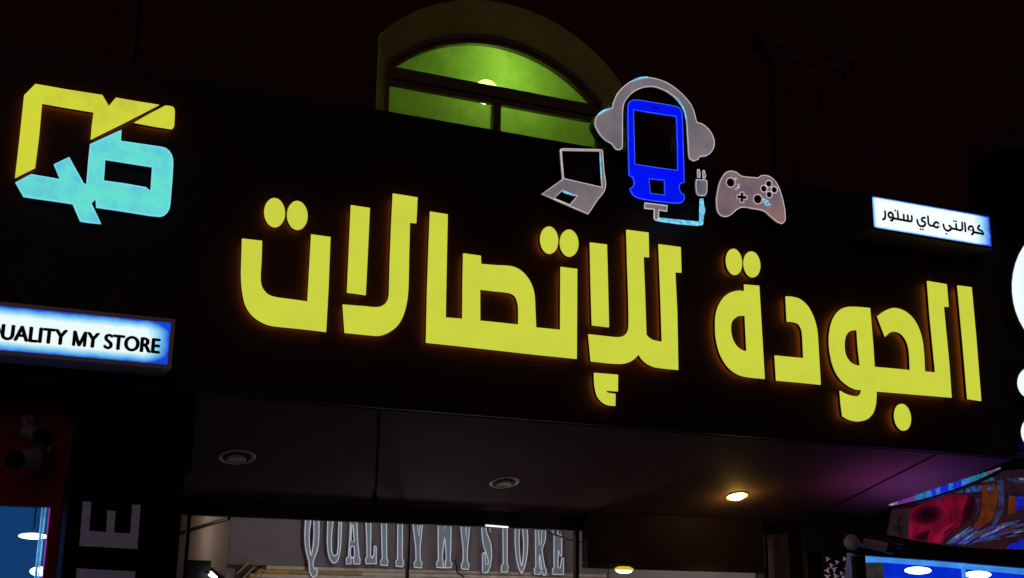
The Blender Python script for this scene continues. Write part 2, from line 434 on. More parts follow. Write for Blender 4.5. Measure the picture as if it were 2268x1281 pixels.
downlight(1118, 1068, 0.140, 'unlit round downlight above the silver letters inside the shop', False, 1)
dl, dlr = downlight(1632, 1098, 0.115, 'lit warm downlight glowing in the dark end of the soffit', True, 1)
sl = bpy.data.lights.new('downlight_beam', 'SPOT'); sl.energy = 16; sl.spot_size = math.radians(100); sl.spot_blend = 0.6; sl.color = (1, 0.82, 0.55); sl.shadow_soft_size = 0.06
slo = bpy.data.objects.new('downlight_beam', sl); COL.objects.link(slo); slo.location = dl + Vector((0, 0, -0.07))
pl = bpy.data.lights.new('downlight_spill', 'POINT'); pl.energy = 4.0; pl.color = (1, 0.58, 0.07); pl.shadow_soft_size = 0.05
plo = bpy.data.objects.new('downlight_spill', pl); COL.objects.link(plo); plo.location = dl + Vector((0, -0.02, -0.06))

# ================================================================== LIT ARABIC LETTERS
YF = -0.085
GL = 'yellow lit Arabic letters of the shop sign'
def sign_letter(zm, label, outline, holes=(), dots=(), cat='sign letter', group=GL, face=None, ret=None, back=None, yf=YF, name='sign_letter', limit=38, depth=None):
    face = face or M['yellow']; ret = ret or M['ret_dark']; back = back or M['back_orange']
    loops = [zm.loop(outline, yf, True, limit)] + [zm.loop(h, yf, True, limit) for h in holes]
    root = thing(name, base_of(loops), label, cat, group)
    def shell(n1, n2, n3, ls, parent):
        f = plate(n1, ls, yf, yf + 0.014, face, parent)
        p2 = f if n1 == 'dot' else parent
        plate(n2, ls, yf + 0.015, -0.036, ret, p2)
        ins = [offset(ls[0], 0.012)] + [offset(h, -0.012) for h in ls[1:]]
        plate(n3, ins, -0.034, -0.030, back, p2)
    shell('face', 'return', 'halo_plate', loops, root)
    for d in dots:
        shell('dot', 'dot_return', 'dot_halo_plate', [zm.loop(ell(*d), yf, False)], root)
    return root
A = Z(500, 400, 960, 1551)
sign_letter(A, 'yellow lit bowl shaped letter under two dots at the left end of the word', [(123,434),(272,450),(268,600),(261,700),(266,775),(288,822),(325,855),(380,872),(500,888),(612,904),(626,650),(640,402),(783,422),(768,800),(750,1130),(560,1108),(400,1092),(310,1076),(215,1022),(155,945),(128,850),(116,720),(119,570)],
            dots=[(366,239,77,109,-4),(536,260,76,108,-4)])
sign_letter(A, 'short yellow lit upright bar standing over the foot of the J shaped letter', [(937,184),(1077,205),(1062,530),(1046,855),(908,836),(922,510)])
sign_letter(A, 'yellow lit J shaped letter with a square notch at its top right', [(1250,97),(1433,126),(1424,318),(1376,313),(1370,560),(1366,760),(1358,880),(1335,985),(1295,1070),(1240,1122),(1165,1156),(1100,1158),(890,1137),(875,926),(1050,940),(1130,946),(1180,930),(1210,895),(1222,840),(1228,600),(1240,300)])
B = Z(920, 440, 1320, 1348)
sign_letter(B, 'widest yellow lit joined letters with an enclosed opening and two dots above', [(112,97),(242,118),(234,500),(227,887),(353,898),(356,600),(360,409),(489,427),(492,488),(600,497),(710,504),(775,528),(832,580),(870,645),(890,720),(896,830),(902,962),(1085,980),(1087,510),(1209,525),(1207,900),(1205,1196),(900,1165),(500,1120),(82,1075),(90,700),(100,400)],
            holes=[[(484,678),(600,692),(705,705),(745,728),(765,775),(772,830),(771,941),(620,925),(485,911)]],
            dots=[(1001,310,66,102,-4),(1150,332,68,101,-4)])
C = Z(1270, 480, 1740, 1338)
sign_letter(C, 'upright yellow lit bar directly above the small hooked mark', [(107,163),(212,176),(218,400),(225,697),(120,685),(112,400)])
sign_letter(C, 'yellow lit letter with two tall stems, both notched at their top right', [(337,83),(474,101),(478,256),(443,252),(452,480),(461,745),(480,765),(510,780),(562,790),(553,500),(540,174),(677,192),(682,352),(643,350),(655,600),(662,966),(520,950),(475,932),(440,905),(414,868),(380,902),(340,922),(290,928),(200,922),(113,912),(97,742),(200,753),(285,760),(325,748),(346,720),(352,680),(350,500),(343,300)])
sign_letter(C, 'small yellow lit hooked mark hanging lowest under the middle of the sign', [(133,985),(282,997),(281,1102),(205,1096),(215,1110),(266,1118),(265,1193),(220,1188),(185,1170),(155,1135),(140,1085),(134,1030)])
sign_letter(C, 'yellow lit teardrop letter with a half moon opening under two dots', [(1080,428),(1172,436),(1185,650),(1207,1023),(1090,1010),(1030,990),(975,945),(930,870),(905,780),(898,690),(905,600),(935,530),(980,485),(1030,468),(1081,470)],
            holes=[[(1085,625),(1096,850),(1065,842),(1030,815),(1005,770),(994,710),(1000,665),(1020,640),(1050,625)]],
            dots=[(1015,285,49,83,-7),(1128,301,51,82,-7)])
D = Z(1680, 580, 2268, 1793)
sign_letter(D, 'yellow lit hook letter without dots, open to its left', [(187,234),(230,237),(280,252),(330,295),(370,365),(395,450),(405,560),(421,830),(300,818),(124,802),(113,633),(308,652),(303,540),(295,460),(275,420),(240,407),(196,403)])
sign_letter(D, 'yellow lit joined letters with round loop, tail and a single dot beneath', [(754,312),(620,304),(560,320),(515,370),(490,440),(480,530),(488,620),(510,710),(550,785),(605,835),(655,860),(699,867),(690,895),(670,908),(630,905),(590,892),(553,872),(560,960),(571,1042),(610,1065),(670,1078),(730,1066),(770,1030),(790,980),(797,920),(797,875),(1000,892),(1305,917),(1290,700),(1252,302),(1285,304),(1272,152),(1143,130),(1160,350),(1199,748),(1125,741),(1115,580),(1095,480),(1055,395),(1000,340),(945,316),(900,314),(850,335),(806,367),(858,505),(890,478),(930,472),(970,490),(1005,540),(1022,610),(1028,732),(900,720),(785,710),(775,560),(762,400)],
            holes=[[(668,462),(676,580),(690,702),(650,695),(615,670),(590,625),(582,560),(590,505),(610,475),(640,462)]],
            dots=[(976,1050,54,91,-8)])
sign_letter(D, 'plain tall yellow lit bar at the far right end of the sign', [(1348,160),(1440,172),(1470,500),(1505,940),(1416,927),(1385,560)])

# ---- the angular logo
Lg = Z(0, 150, 450, 1558)
lgo = [[(272,125),(500,165),(785,210),(835,295),(888,230),(1050,258),(1220,285),(1080,358),(935,432),(696,550),(705,440),(718,340),(520,308),(323,273),(300,530),(270,768),(115,845),(150,540),(185,212)],
       [(1270,290),(1310,295),(1328,302),(1338,318),(1341,340),(1337,440),(1332,458),(1318,470),(1200,452),(1030,420),(1150,352)],
       [(932,478),(928,562),(1100,588),(1245,609),(1272,618),(1296,637),(1315,664),(1326,700),(1328,735),(1322,850),(1305,1050),(1299,1083),(1283,1112),(1258,1134),(1228,1143),(1150,1135),(900,1095),(738,1072),(734,1008),(700,1040),(775,1198),(690,1190),(615,1178),(558,1045),(400,1022),(180,990),(118,880),(238,818),(460,855),(413,742),(530,685),(640,885),(663,897),(675,740),(690,588)]]
lhole = [(808,705),(1167,762),(1155,945),(1120,918),(960,890),(797,866)]
Ls = [Lg.loop(l, YF, False) for l in lgo]
lr = thing('shop_logo', base_of(Ls), 'angular lit logo, yellow upper half over turquoise lower half', 'logo')
M['cyan_rim'] = glow('lit_logo_cyan_rim', s2l(130, 225, 245), 1.0)
for k, l in enumerate(Ls):
    h = [Lg.loop(lhole, YF, False)] if k == 2 else []
    pc = plate('logo_piece', [l] + h, YF, YF + 0.014, M['yellow_logo'] if k < 2 else M['cyan_logo'], lr)
    pc['label'] = ['yellow angular bracket piece', 'small yellow wedge piece', 'turquoise lower piece'][k]
    plate('return', [l] + h, YF + 0.015, -0.036, M['ret_black'], pc)
    plate('halo_plate', [offset(l, 0.012)] + [offset(q, -0.012) for q in h], -0.034, -0.030, M['back_orange'] if k < 2 else M['back_blue'], pc)
    if k == 2:
        for q in [l] + h:
            tube('rim', [(x, YF - 0.001, z) for x, z in offset(q, 0.004 if q is l else -0.004)], 0.005, M['cyan_rim'], pc)

# ---- headphones, phone, laptop, cable and gamepad
YI = -0.16
I = Z(1180, 150, 1780, 1971)
def icon(name, label, outline, holes=(), face=None, cat='sign figure', rim=True, lit=(), rimmat=None, back=None):
    loops = [I.loop(outline, YI, True, 42)] + [I.loop(h, YI, len(h) < 20, 42) for h in holes]
    root = thing(name, base_of(loops), label, cat, 'dim figures above the sign letters')
    plate('face', loops, YI, YI + 0.012, face or M['icon'], root)
    plate('return', loops, YI + 0.013, -0.055, M['ret_black'], root)
    if rim:
        for k, q in enumerate(loops):
            tube('trim_cap', [(x, YI - 0.001, z) for x, z in offset(q, 0.004 if k == 0 else -0.004)], 0.0028, rimmat or M['icon_rim'], root)
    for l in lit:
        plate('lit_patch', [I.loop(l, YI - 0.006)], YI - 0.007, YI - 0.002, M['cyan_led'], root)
    # bracket that carries the figure on the board
    return root
hp = icon('headphones_sign', 'grey headphones figure arched over the blue phone figure', [(655,580),(640,597),(620,600),(597,588),(577,560),(530,530),(490,490),(460,440),(450,400),(470,345),(510,310),(560,295),(577,293),(590,240),(620,180),(680,120),(740,85),(800,68),(860,72),(920,85),(990,115),(1060,165),(1120,225),(1165,290),(1195,395),(1245,415),(1295,465),(1320,520),(1322,570),(1305,610),(1270,640),(1215,650),(1205,670),(1170,682),(1140,665),(1132,620),(1120,420),(1113,360),(1090,290),(1050,235),(990,185),(930,155),(870,140),(800,148),(740,175),(695,215),(665,265),(656,350)],
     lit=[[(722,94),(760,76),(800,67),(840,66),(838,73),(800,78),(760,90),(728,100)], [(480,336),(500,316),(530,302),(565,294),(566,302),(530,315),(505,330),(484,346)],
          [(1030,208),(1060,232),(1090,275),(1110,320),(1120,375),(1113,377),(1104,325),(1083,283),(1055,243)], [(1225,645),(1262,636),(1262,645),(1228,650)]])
ph = icon('phone_sign', 'bright blue lit mobile phone figure with an empty screen', [(690,280),(703,250),(740,232),(900,255),(1030,278),(1070,295),(1087,330),(1095,500),(1105,838),(1075,845),(1068,870),(1078,908),(1103,922),(1105,955),(1085,985),(1050,990),(900,975),(780,955),(730,930),(702,880),(728,865),(735,835),(725,800),(697,785),(692,550)],
     holes=[[(735,308),(840,328),(1042,358),(1050,550),(1052,745),(900,725),(745,700),(740,500)], [(848,812),(955,822),(957,925),(857,912)]], face=M['blue_phone'], rimmat=M['blue_edge'])
M['blue_dim'] = glow('blue_earpiece', s2l(0, 8, 170), 1.0)
plate('earpiece', [I.loop(ell(893, 291, 28, 10, 8), YI - 0.004, False)], YI - 0.005, YI - 0.001, M['blue_dim'], ph)
lt = icon('laptop_sign', 'grey open laptop figure with hollow screen and trackpad', [(198,595),(215,588),(340,590),(500,595),(510,602),(520,740),(530,880),(470,970),(405,1068),(230,994),(62,920),(215,812),(205,700)],
     holes=[[(211,605),(487,610),(502,868),(228,805)], [(215,898),(320,935),(270,995),(160,950)]])
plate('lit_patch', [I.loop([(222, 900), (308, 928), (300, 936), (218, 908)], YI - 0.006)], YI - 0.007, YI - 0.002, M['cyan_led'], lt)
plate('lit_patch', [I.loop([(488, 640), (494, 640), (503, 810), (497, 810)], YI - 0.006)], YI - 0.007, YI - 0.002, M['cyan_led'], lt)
def circ(x, y, r): return ell(x, y, r, r * 1.06, 0, 24)
cr = [(-11, -34), (11, -34), (11, -11), (34, -8), (34, 14), (11, 11), (11, 36), (-11, 36), (-11, 9), (-34, 6), (-34, -14), (-11, -12)]
gp = icon('gamepad_sign', 'grey pink game controller figure with round button holes', [(1395,770),(1425,752),(1460,752),(1490,765),(1520,787),(1640,800),(1660,785),(1700,783),(1740,800),(1780,845),(1810,920),(1830,1000),(1840,1080),(1835,1120),(1815,1138),(1780,1125),(1730,1085),(1680,1045),(1600,1028),(1525,1018),(1480,1040),(1440,1075),(1400,1087),(1365,1075),(1342,1040),(1335,960),(1345,890),(1360,830)],
     holes=[circ(1440,836,30), circ(1638,957,30), circ(1718,845,21), circ(1682,881,21), circ(1758,889,20), circ(1721,924,20), [(1523 + a, 943 + b) for a, b in cr]], face=M['icon_pad'])
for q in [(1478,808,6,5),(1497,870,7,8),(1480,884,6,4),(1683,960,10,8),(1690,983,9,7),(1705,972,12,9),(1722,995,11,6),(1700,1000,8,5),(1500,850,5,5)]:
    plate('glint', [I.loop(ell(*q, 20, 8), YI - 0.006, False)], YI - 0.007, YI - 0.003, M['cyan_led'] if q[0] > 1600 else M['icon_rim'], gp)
# charger: plug, prongs, cable, connector
body = [(1188,812),(1260,815),(1270,830),(1268,905),(1255,935),(1205,932),(1190,910),(1185,850)]
cg = icon('charger_sign', 'small charger figure with two pronged plug and turquoise lit cable', body, face=M['icon_plug'])
for q in ([(1198,742),(1212,742),(1216,770),(1216,800),(1200,800)], [(1238,748),(1250,752),(1253,772),(1258,785),(1254,800),(1242,806),(1238,790)]):
    pr = plate('prong', [I.loop(q, YI)], YI, YI + 0.012, M['icon'], cg)
    tube('trim_cap', [(x, YI - 0.001, z) for x, z in I.loop(q, YI)], 0.0035, M['icon_rim'], pr)
plate('cable', [I.loop([(1218,953),(1240,953),(1246,1000),(1254,1040),(1244,1085),(1240,1140),(1225,1148),(1215,1140),(1216,1050)], YI)], YI, YI + 0.012, M['cyan_led'], cg)
plate('cable', [I.loop([(918,1091),(1060,1106),(1213,1121),(1209,1150),(1060,1137),(908,1115)], YI)], YI, YI + 0.012, M['cyan_led'], cg)
con = [(815,985),(978,1005),(975,1047),(918,1036),(912,1105),(895,1113),(882,1098),(884,1032),(812,1024)]
cn_ = plate('connector', [I.loop(con, YI)], YI, YI + 0.012, M['icon'], cg)
tube('trim_cap', [(x, YI - 0.001, z) for x, z in I.loop(con, YI)], 0.0045, M['icon_rim'], cn_)

# ---- two light boxes
mlb, t, o_ = new_mat('lit_lightbox_face')
def lightbox_mat(name, core, edge, deep, wl, wr, wt, wb, power, dims):
    mt, t, o = new_mat(name)
    e = t.nodes.new('ShaderNodeEmission'); tc = t.nodes.new('ShaderNodeTexCoord'); sp = t.nodes.new('ShaderNodeSeparateXYZ')
    mp = t.nodes.new('ShaderNodeMapping'); mp.inputs['Scale'].default_value = (1 / dims[0], 1, 1 / dims[1]); mp.inputs['Location'].default_value = (0.5, 0, 0)
    t.links.new(tc.outputs['Object'], mp.inputs[0]); t.links.new(mp.outputs[0], sp.inputs[0])
    n = noise(t, 9, 5)
    def mth(op, a, b=None):
        q = t.nodes.new('ShaderNodeMath'); q.operation = op; q.use_clamp = False
        for k, v in enumerate((a, b)):
            if v is None: continue
            if isinstance(v, (int, float)): q.inputs[k].default_value = v
            else: t.links.new(v, q.inputs[k])
        return q.outputs[0]
    x, z = sp.outputs['X'], sp.outputs['Z']
    def side(c, w): return mth('MAXIMUM', mth('SUBTRACT', 1.0, mth('DIVIDE', c, w)), 0.0)
    s = mth('ADD', mth('ADD', mth('POWER', side(x, wl), 2.0), mth('POWER', side(mth('SUBTRACT', 1.0, x), wr), 2.0)),
            mth('ADD', mth('POWER', side(z, wb), 2.0), mth('POWER', side(mth('SUBTRACT', 1.0, z), wt), 2.0)))
    s = mth('POWER', s, 0.5)
    s = mth('ADD', s, mth('MULTIPLY', mth('SUBTRACT', n.outputs[0], 0.5), 0.35))
    r = t.nodes.new('ShaderNodeValToRGB'); cr_ = r.color_ramp
    cr_.elements[0].position = 0.18; cr_.elements[0].color = (*core, 1)
    cr_.elements[1].position = 1.0; cr_.elements[1].color = (*deep, 1)
    el = cr_.elements.new(0.62); el.color = (*edge, 1)
    t.links.new(s, r.inputs[0]); t.links.new(r.outputs[0], e.inputs[0]); e.inputs[1].default_value = power
    t.links.new(e.outputs[0], o.inputs[0]); return mt
M['housing'] = pbr('grey_lightbox_metal', (0.72, 0.60, 0.82), 0.5)
M['housing_dark'] = pbr('dark_violet_lightbox_metal', (0.045, 0.035, 0.065), 0.5)
M['ink'] = pbr('dark_blue_ink', (0.004, 0.012, 0.035), 0.6, spec=0.05)
YL = -0.33
def light_box(x0, x1, z0, z1, label, facemat, fr, hm):
    root = thing('light_box', ((x0 + x1) / 2, 0, z0), label, 'light box', 'lit name boxes on the black board')
    plate('face', [[(x0, z0), (x1, z0), (x1, z1), (x0, z1)]], YL, YL + 0.01, facemat, root)
    box('housing', x0 - fr, x1 + fr, YL + 0.011, -0.002, z0 - fr, z1 + fr, hm, root, 0.006)
    for (a, b, c, d) in ((x0 - fr, x1 + fr, z1 + 0.001, z1 + fr), (x0 - fr, x1 + fr, z0 - fr, z0 - 0.001), (x0 - fr, x0 - 0.001, z0, z1), (x1 + 0.001, x1 + fr, z0, z1)):
        box('frame', a, b, YL - 0.008, YL + 0.010, c, d, hm, root)
    return root
p = at(377, 716, YL); q = at(371, 808, YL)
lx1, lz1, lz0 = (p.x + q.x) / 2, p.z, q.z
uL = at(4, 735, YL); eR = at(352, 783, YL); eT = at(352, 751, YL)
M['lb_left'] = lightbox_mat('lit_left_lightbox', s2l(236, 252, 252), s2l(120, 205, 240), s2l(18, 70, 215), 0.02, 0.085, 0.27, 0.27, 1.0, (lx1 + 1.05, lz1 - lz0))
lbl = light_box(-1.05, lx1, lz0, lz1, 'white and blue lit box reading QUALITY MY STORE', M['lb_left'], 0.03, M['housing'])
def text_mesh(s, bold):
    cu = bpy.data.curves.new('lettering', 'FONT'); cu.body = s; cu.offset = bold
    tmp = bpy.data.objects.new('lettering', cu); COL.objects.link(tmp)
    dg = bpy.context.evaluated_depsgraph_get(); me = bpy.data.meshes.new_from_object(tmp.evaluated_get(dg))
    COL.objects.unlink(tmp); bpy.data.objects.remove(tmp); return me
me = text_mesh('QUALITY MY STORE', 0.004)
me2 = text_mesh('UALITY MY STORE', 0.004)
w_full = max(v.co.x for v in me.vertices) - min(v.co.x for v in me.vertices)
w_part = max(v.co.x for v in me2.vertices) - min(v.co.x for v in me2.vertices)
xm = max(v.co.x for v in me.vertices)
hcap = max(v.co.y for v in me2.vertices)
sx = (eR.x - uL.x) / w_part; sz = (eT.z - eR.z) / hcap
def bbox_of(txt):
    q = text_mesh(txt, 0.004); xx = [v.co.x for v in q.vertices]; bpy.data.meshes.remove(q); return min(xx), max(xx)
mx0 = bbox_of('QUALITY')[1]; my0 = w_full + min(v.co.x for v in me.vertices) - (bbox_of('Y STORE')[1] - bbox_of('Y STORE')[0])
bm = bmesh.new(); bm.from_mesh(me)
mv = [v for v in bm.verts if mx0 + 0.03 < v.co.x < my0 - 0.005]
ml, mr = min(v.co.x for v in mv), max(v.co.x for v in mv)
bmesh.ops.delete(bm, geom=mv, context='VERTS')
w_ = 0.085; mm_ = (ml + mr) / 2                        # the M is drawn as four plain strokes
for q in ([(ml, 0), (ml + w_, 0), (ml + w_, hcap), (ml, hcap)], [(mr - w_, 0), (mr, 0), (mr, hcap), (mr - w_, hcap)],
          [(ml + w_ + 0.0005, hcap), (ml + w_ + 0.0005, hcap - 0.27), (mm_ - 0.035, 0), (mm_, 0), (mm_, 0.13)],
          [(mr - w_ - 0.0005, hcap), (mm_ + 0.0005, 0.13), (mm_ + 0.0005, 0), (mm_ + 0.035, 0), (mr - w_ - 0.0005, hcap - 0.27)]):
    bm.faces.new([bm.verts.new((x, y, 0)) for x, y in q])
bmesh.ops.recalc_face_normals(bm, faces=bm.faces[:])
bm.to_mesh(me); bm.free()
L = Vector(lbl.location)
for v in me.vertices:
    x, y, z = v.co; v.co = Vector((eR.x + (x - xm) * sx, YL - 0.003, eR.z + y * sz)) - L
me.name = 'lettering'; me.materials.clear(); me.materials.append(M['ink']); bpy.data.meshes.remove(me2)
# give the film a little thickness, and embolden by three slightly shifted layers
bm = bmesh.new()
for k, (dx, dz) in enumerate(((-0.006, 0.0), (0.0, -0.003), (0.0, 0.003), (0.006, 0.0))):
    b2 = bmesh.new(); b2.from_mesh(me)
    ex = bmesh.ops.extrude_face_region(b2, geom=b2.faces[:]); bmesh.ops.translate(b2, verts=[g for g in ex['geom'] if isinstance(g, bmesh.types.BMVert)], vec=(0, 0.0018, 0))
    bmesh.ops.translate(b2, verts=b2.verts[:], vec=(dx, -0.0004 * k, dz))
    bmesh.ops.recalc_face_normals(b2, faces=b2.faces[:])
    mm = bpy.data.meshes.new('tmp'); b2.to_mesh(mm); b2.free(); bm.from_mesh(mm); bpy.data.meshes.remove(mm)
bm.to_mesh(me); bm.free()
link(bpy.data.objects.new('lettering', me), lbl)
p = at(1931, 436, YL); q = at(1934, 505, YL); r = at(2191, 480, YL); s = at(2195, 546, YL)
rx0, rx1 = (p.x + q.x) / 2, (r.x + s.x) / 2; rz1, rz0 = (p.z + r.z) / 2, (q.z + s.z) / 2
M['lb_right'] = lightbox_mat('lit_right_lightbox', s2l(242, 252, 254), s2l(150, 215, 250), s2l(22, 72, 225), 0.035, 0.17, 0.07, 0.09, 1.05, (rx1 - rx0, rz1 - rz0))
lbr = light_box(rx0, rx1, rz0, rz1, 'white lit box with small dark Arabic writing', M['lb_right'], 0.025, M['housing_dark'])
S = Z(1900, 420, 2220, 2268)
PEN = (at(1934.2, 480, YL) - at(1930, 480, YL)).length
strokes = [
 [(425,345),(428,400),(426,440),(412,464),(394,470)],
 [(548,440),(540,385),(515,362),(488,372),(478,402),(488,430),(515,442),(545,438)],
 [(545,385),(552,430),(548,468),(535,488),(516,486)],
 [(550,452),(600,462),(640,470),(700,480),(760,492),(825,502),(843,490),(846,460),(843,420)],
 [(625,372),(628,420),(630,466)], [(717,400),(720,440),(720,482)], [(780,410),(783,450),(784,492)],
 [(1048,446),(1018,448),(1000,470),(1006,495),(1035,506),(1054,526),(1050,558),(1024,578),(985,577),(955,556),(936,520),(930,480)],
 [(1097,425),(1101,480),(1108,540),(1130,565),(1170,572),(1195,575)],
 [(1266,560),(1256,528),(1230,515),(1202,528),(1192,560),(1210,590),(1240,598),(1262,580),(1266,560)],
 [(1340,552),(1348,590),(1370,630),(1405,648),(1440,640),(1462,615),(1455,588),(1432,572)],
 [(1462,612),(1500,618),(1545,628),(1600,642),(1628,634),(1637,600),(1634,520)], [(1538,545),(1542,590),(1544,625)],
 [(1677,528),(1682,590),(1686,658)],
 [(1810,640),(1804,600),(1780,578),(1750,586),(1736,612),(1744,640),(1772,652),(1806,648)],
 [(1808,610),(1812,650),(1806,690),(1786,708)],
 [(1808,668),(1860,680),(1910,690),(1962,703)],
 [(1966,700),(1950,660),(1915,640),(1884,618),(1886,595),(1905,568)]]
for st in strokes:
    pth = S.path(st, YL)
    plate('letter_stroke', [stroke(pth, PEN)], YL - 0.003 - 0.0004 * strokes.index(st) * 0.2, YL - 0.001, M['ink'], lbr)
for dx, dy in ((585,332),(622,342),(982,625),(1018,632),(1507,496),(1541,502),(1390,697)):
    plate('letter_dot', [S.loop(ell(dx, dy, 15, 15, 0, 12), YL, False)], YL - 0.003, YL - 0.001, M['ink'], lbr)

# ---- lit discs of the next shop's sign at the right edge
nb = box('neighbour_sign_board', FX1 + 0.01, 13.5, 0.02, 0.45, ZB + 0.05, 5.3, M['fascia'])
tag(nb, 'black board of the next shop carrying round white lit discs', 'sign board')
YD = -0.13
def disc_sign(cx, cy, rx, ry, label):
    l = PX.loop(ell(cx, cy, rx, ry, -4, 40), YD, False)
    root = thing('disc_light', base_of([l]), label, 'lit disc', 'round lit discs at the right edge')
    plate('face', [offset(l, 0.006)], YD - 0.004, YD + 0.01, M['disc'], root)
    plate('return', [l], YD + 0.011, 0.0, M['disc_ret'], root)
disc_sign(2352, 640, 110, 142, 'largest white lit disc at the right edge of the view')
disc_sign(2285, 848, 31, 36, 'small white lit disc under the largest disc')
disc_sign(2293, 957, 31, 36, 'lowest small white lit disc, above the coloured lit strip')

# ================================================================== SHOP FRONT AND INTERIOR
YS = 2.02
JX0 = at(420, 1190, YS).x; JX1 = at(1302, 1181, YS).x
HZ = at(860, 1158, YS).z
shop = thing('storefront', ((JX0 + JX1) / 2, YS, 0), 'glass shop front with dark header and thin glazing bars', 'shop front')
box('header', JX0 - 0.4, at(1710, 1200, YS).x, YS, YS + 0.14, HZ, ZB - SL * YS + 0.012, M['black'], shop)
# stepped header corner at the left jamb
box('header', at(441, 1140, YS).x, at(460, 1140, YS).x, YS - 0.002, YS + 0.13, at(441, 1134, YS).z, HZ + 0.2, M['black'], shop)
M['door_frame'] = pbr('dark_bronze_door_frame', (0.035, 0.027, 0.024), 0.4)
M['glass'], t, o_ = new_mat('clear_shop_glass')
tp = t.nodes.new('ShaderNodeBsdfTransparent'); gl = t.nodes.new('ShaderNodeBsdfGlossy'); mx = t.nodes.new('ShaderNodeMixShader')
gl.inputs['Roughness'].default_value = 0.05; mx.inputs[0].default_value = 0.04
tp.inputs[0].default_value = (0.94, 0.95, 0.95, 1)
t.links.new(tp.outputs[0], mx.inputs[1]); t.links.new(gl.outputs[0], mx.inputs[2]); t.links.new(mx.outputs[0], o_.inputs[0])
def xat(px, Y=YS): return at(px, 1220, Y).x
bars = [(411, 419), (906, 910), (1278, 1286)]
for a, b in bars:
    box('glazing_bar', xat(a), xat(b), YS + 0.03, YS + 0.09, 0.02, HZ - 0.001, M['door_frame'], shop)
for a, b in ((419, 905), (911, 1278)):
    box('glass_pane', xat(a) + 0.001, xat(b) - 0.001, YS + 0.055, YS + 0.063, 0.03, HZ - 0.002, M['glass'], shop)
box('added_dark_sheet', at(1694, 1230, YS).x, at(1800, 1230, YS).x, YS + 0.15, YS + 0.19, 0.003, 3.0, M['black'], shop)  # added black sheet, darkens the gap beside the lintel
# lower lintel over the side door, to the right
LY = 1.9
lx0, lx1 = at(1301, 1200, LY).x, at(1692, 1230, LY).x
lzb = at(1500, 1264, LY).z
ln = thing('door_lintel', ((lx0 + lx1) / 2, LY, lzb), 'dark brown lintel box over the side door with a lit lamp below', 'lintel')
M['lintel'] = pbr('dark_brown_lintel', (0.030, 0.017, 0.015), 0.6, spec=0.15)
box('panel', lx0, lx1, LY, YS - 0.002, lzb + 0.06, ZB - SL * LY - 0.02, M['lintel'], ln, 0.004)
box('moulding', lx0 - 0.002, lx1 + 0.004, LY - 0.02, YS - 0.004, lzb, lzb + 0.055, M['lintel'], ln, 0.006)
lc = at(1382, 1262, LY - 0.06)
lm = thing('lintel_lamp', lc, 'small round yellow lamp lit under the dark lintel', 'lamp')
def disc_lamp(c, r, h, mat1, mat2, parent):
    vs_, fs = [], []; n = 28
    for rr, hh in ((r, 0), (r * 0.86, -h * 0.6), (r * 0.5, -h), (0.01, -h * 1.05)):
        for k in range(n):
            t_ = 2 * math.pi * k / n; vs_.append(c + Vector((rr * math.cos(t_), rr * math.sin(t_), hh)))
    for i in range(3):
        for k in range(n): fs.append((i * n + k, i * n + (k + 1) % n, (i + 1) * n + (k + 1) % n, (i + 1) * n + k))
    fs.append(tuple(3 * n + k for k in range(n)))
    mesh_obj('bulb', vs_, fs, mat1, parent, True)
    vs_, fs = [], []
    for rr, hh in ((r * 1.08, -0.008), (r * 1.08, 0.012), (r * 0.6, 0.03)):
        for k in range(n):
            t_ = 2 * math.pi * k / n; vs_.append(c + Vector((rr * math.cos(t_), rr * math.sin(t_), hh)))
    for i in range(2):
        for k in range(n): fs.append((i * n + k, i * n + (k + 1) % n, (i + 1) * n + (k + 1) % n, (i + 1) * n + k))
    fs.append(tuple(2 * n + k for k in range(n)))
    mesh_obj('rim', vs_, fs, mat2, parent, True)
disc_lamp(lc, 0.085, 0.035, M['lamp_warm'], M['lamp_rim'], lm)
# right door frame and jambs
for k, (a, b, nm, lab) in enumerate(((1690, 1696, 'door_jamb', 'thin brown jamb right beside the lintel box'), (1714, 1723, 'door_jamb', 'narrow dull brown jamb, middle one right of the side door'),
                                     (1731, 1746, 'door_jamb', 'widest pale brown jamb right of the side door'), (1786, 1789, 'metal_trim', 'hair thin metal trim line on the dark wall by the door'))):
    yy = LY - 0.02 * k
    o = box(nm, at(a, 1240, yy).x, at(b, 1240, yy).x, yy, yy + 0.1, 0.003, at(1730, 1185, yy).z if k < 3 else at(1787, 1200, yy).z, pbr('jamb_paint', (0.09, 0.07, 0.06), 0.5) if k != 1 else pbr('jamb_paint_dull', (0.07, 0.05, 0.045), 0.5))
    tag(o, lab, 'door jamb' if k < 3 else 'metal trim')
# interior shell
M['int_wall'] = pbr('mauve_grey_interior', (0.30, 0.255, 0.27), 0.8, 0, 0.1, 3)
M['int_side'] = pbr('beige_interior', (0.42, 0.36, 0.34), 0.8, 0, 0.08, 3)
M['int_beige'] = pbr('beige_ceiling_paint', (0.80, 0.71, 0.60), 0.7)
M['gold'] = pbr('gold_cornice_paint', (0.55, 0.40, 0.12), 0.5)
BY = 6.0
bz0 = (at(700, 1249, BY).z + at(1200, 1274, BY).z) / 2
bx0 = at(510, 1200, BY).x
si = thing('shop_interior', (6.5, BY, 0), 'lit shop interior with mauve bulkhead seen through the glass', 'room')
room('shell', 1.55, 7.95, YS + 0.2, 14.0, 0.0, 3.6, M['int_side'], si)
hexa('bulkhead', [(bx0, BY, bz0), (7.93, BY, bz0), (7.93, BY + 0.1, bz0), (bx0, BY + 0.1, bz0)], [(bx0, BY, 3.55), (7.93, BY, 3.55), (7.93, BY + 0.1, 3.55), (bx0, BY + 0.1, 3.55)], M['int_wall'], si)
